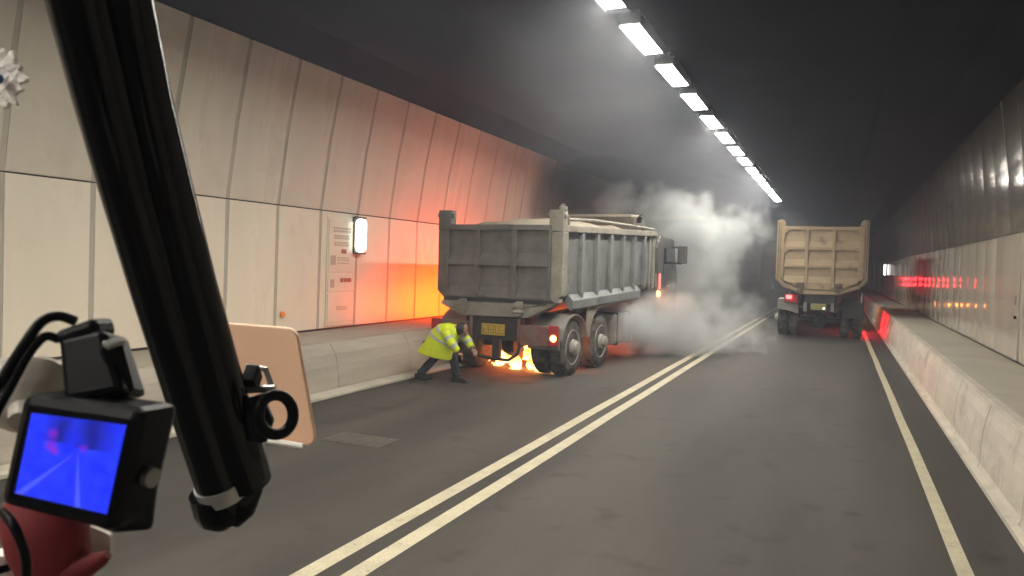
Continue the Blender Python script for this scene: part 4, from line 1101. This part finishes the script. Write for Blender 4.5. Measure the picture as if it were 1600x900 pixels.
# rear lens block with round button, seen on the right
_, n2, bf = box8([(214, 642), (266, 650), (244, 832), (180, 836)], [.428, .452, .452, .428], .022, MT['black_plastic'], 'lens_block', dcm, .005)
mb = MB(); c0 = near(232, 745, .4372); mb.tube([c0 - n2 * .0035, c0 + n2 * .003], .0058, 20); cabpart(mb, 'button', MT['button'], dcm, smooth=True)
box8([(88, 528), (160, 512), (192, 612), (98, 628)], [.45, .45, .44, .44], .03, MT['black_plastic'], 'mount_block', dcm, .004)
box8([(157, 540), (192, 527), (214, 611), (180, 628)], [.443, .452, .452, .443], .02, MT['black_plastic'], 'side_block', dcm, .003)
box8([(78, 520), (146, 496), (153, 528), (88, 542)], [.45, .45, .45, .45], .024, MT['black_plastic'], 'cable_plug', dcm, .004)
box8([(160, 533), (186, 525), (197, 531), (170, 541)], [.440, .450, .449, .439], .003, MT['grey_metal'], 'block_rim', dcm, .0008)
def cable(pts, r_, label):
    mb_ = MB()
    Pn = [near(*p) for p in pts]; out = []
    for i in range(len(Pn) - 1):
        p0, p1, p2, p3 = Pn[max(i - 1, 0)], Pn[i], Pn[i + 1], Pn[min(i + 2, len(Pn) - 1)]
        for k in range(6):
            t = k / 6
            out.append(.5 * ((2 * p1) + (p2 - p0) * t + (2 * p0 - 5 * p1 + 4 * p2 - p3) * t * t + (3 * p1 - p0 - 3 * p2 + p3) * t ** 3))
    out.append(Pn[-1])
    o_ = mb_.tube(out, r_, 10).build('cable', MT['black_plastic'], smooth=True)
    return tag(o_, label, 'cable')
cable([(118, 502, .46), (92, 494, .458), (66, 502, .452), (40, 535, .445), (8, 585, .44), (-40, 660, .43), (-90, 760, .42)], .0030, 'upper black cable looping left from the dash camera plug')
cable([(92, 530, .455), (70, 526, .45), (45, 552, .445), (15, 606, .44), (-14, 660, .43), (-50, 740, .42)], .0028, 'lower black cable running left from the dash camera plug')
cable([(4, 800, .44), (20, 820, .43), (34, 850, .43), (41, 880, .43), (40, 930, .43), (30, 1000, .43)], .0026, 'black cable hanging under the dash camera in front of the red cloth ornament')
# suction cup behind the camera
mb = MB(); prof = [(0, .030), (.004, .031), (.010, .027), (.016, .018), (.020, .009), (.030, .007), (.030, 0)]
mb.lathe(prof, 'z', (0, 0, 0), 28)
sc_o = mb.build('suction_cup', MT['dome'], smooth=True)
sc_o.matrix_world = Matrix.Translation(near(48, 612, .50)) @ (-fw * .8 + rt * .3 - up * .5).to_track_quat('Z', 'Y').to_matrix().to_4x4()
tag(sc_o, 'translucent rubber suction cup behind the dash camera', 'suction cup')
# red ornament below the camera
ro_ = empty('ornament', near(85, 850, .50)); tag(ro_, 'dark red rounded cloth ornament with a slim side tail below the dash camera', 'ornament')
mb = MB(); prof2 = [(770, 55, 38), (800, 68, 62), (830, 72, 64), (860, 76, 62), (890, 82, 55), (920, 88, 44), (960, 92, 30)]
vs = []; n = 28
for (y, cx_, hw) in prof2:
    for j in range(n):
        a = 2 * math.pi * j / n
        vs.append(near(cx_ + hw * math.cos(a), y, .50) + fw * (hw / 1200 * .5 * .8 * math.sin(a)))
fs = [(i * n + j, i * n + (j + 1) % n, (i + 1) * n + (j + 1) % n, (i + 1) * n + j) for i in range(len(prof2) - 1) for j in range(n)] + [tuple(range(n)), tuple((len(prof2) - 1) * n + j for j in range(n))]
mb.add(vs, fs); cabpart(mb, 'body', MT['red_plush'], ro_, smooth=True)
mb = MB(); mb.tube([near(112, 896, .495), near(138, 882, .495), (near(158, 874, .495)), near(168, 866, .495)], [.011, .0075, .005, .003], 14); cabpart(mb, 'tail', MT['red_plush'], ro_, smooth=True)
mb = plate([(0, 0)] * 0 or [(122, 815), (172, 836), (172, 870), (128, 880)], .53, .53, [4, 6, 5, 4], .004); cabpart(mb, 'tag', MT['dome'], ro_)
wb = empty('cup', near(0, 890, .52)); tag(wb, 'white rounded cup with a dark stripe at the lower left corner', 'cup')
mb = MB(); vs = []
for (y, hw) in ((862, 14), (866, 20), (885, 24), (920, 26), (980, 24)):
    for j in range(24):
        a = 2 * math.pi * j / 24; vs.append(near(-4 + hw * math.cos(a), y, .52) + fw * (hw / 1200 * .52 * math.sin(a)))
mb.add(vs, [(i * 24 + j, i * 24 + (j + 1) % 24, (i + 1) * 24 + (j + 1) % 24, (i + 1) * 24 + j) for i in range(4) for j in range(24)] + [tuple(range(24)), tuple(96 + j for j in range(24))])
cabpart(mb, 'body', MT['snow'], wb, smooth=True)
mb = MB(); vs = []
for y, hw in ((878, 23.6), (890, 24.6)):
    for j in range(24):
        a = 2 * math.pi * j / 24; vs.append(near(-4 + hw * math.cos(a), y, .52) + fw * (hw / 1200 * .52 * math.sin(a)))
mb.add(vs, [(j, (j + 1) % 24, 24 + (j + 1) % 24, 24 + j) for j in range(24)]); cabpart(mb, 'stripe', MT['black_plastic'], wb, smooth=True)
# white snowflake hanging at the left edge
sf = empty('snowflake', near(-4, 122, .62)); tag(sf, 'white felt snowflake with blue centre hanging at the upper left edge', 'snowflake')
mb = MB(); cpt = near(-6, 122, .62); k = 0; out = []
for i in range(96):
    a = 2 * math.pi * i / 96
    rr = 40 + 3 * math.cos(6 * a) + 4.0 * math.cos(14 * a + .4) + 2.0 * math.sin(23 * a)
    out.append(near(-6 + rr * math.cos(a), 122 + rr * 1.12 * math.sin(a), .62))
n = len(out); bk = [v + fw * .005 for v in out]
mb.add(out + bk + [cpt - fw * .0005, cpt + fw * .0055], [(i, (i + 1) % n, 2 * n) for i in range(n)] + [(n + (i + 1) % n, n + i, 2 * n + 1) for i in range(n)] + [(i, n + i, n + (i + 1) % n, (i + 1) % n) for i in range(n)])
cabpart(mb, 'flake', MT['snow'], sf)
mb = MB(); blob(mb, near(-3, 123, .614), (.004, .004, .004)); cabpart(mb, 'centre', MT['blue_felt'], sf, smooth=True)
mb = MB(); mb.tube([near(-6, 80, .622), near(-8, -260, .62)], .0008, 6); cabpart(mb, 'thread', MT['snow'], sf)
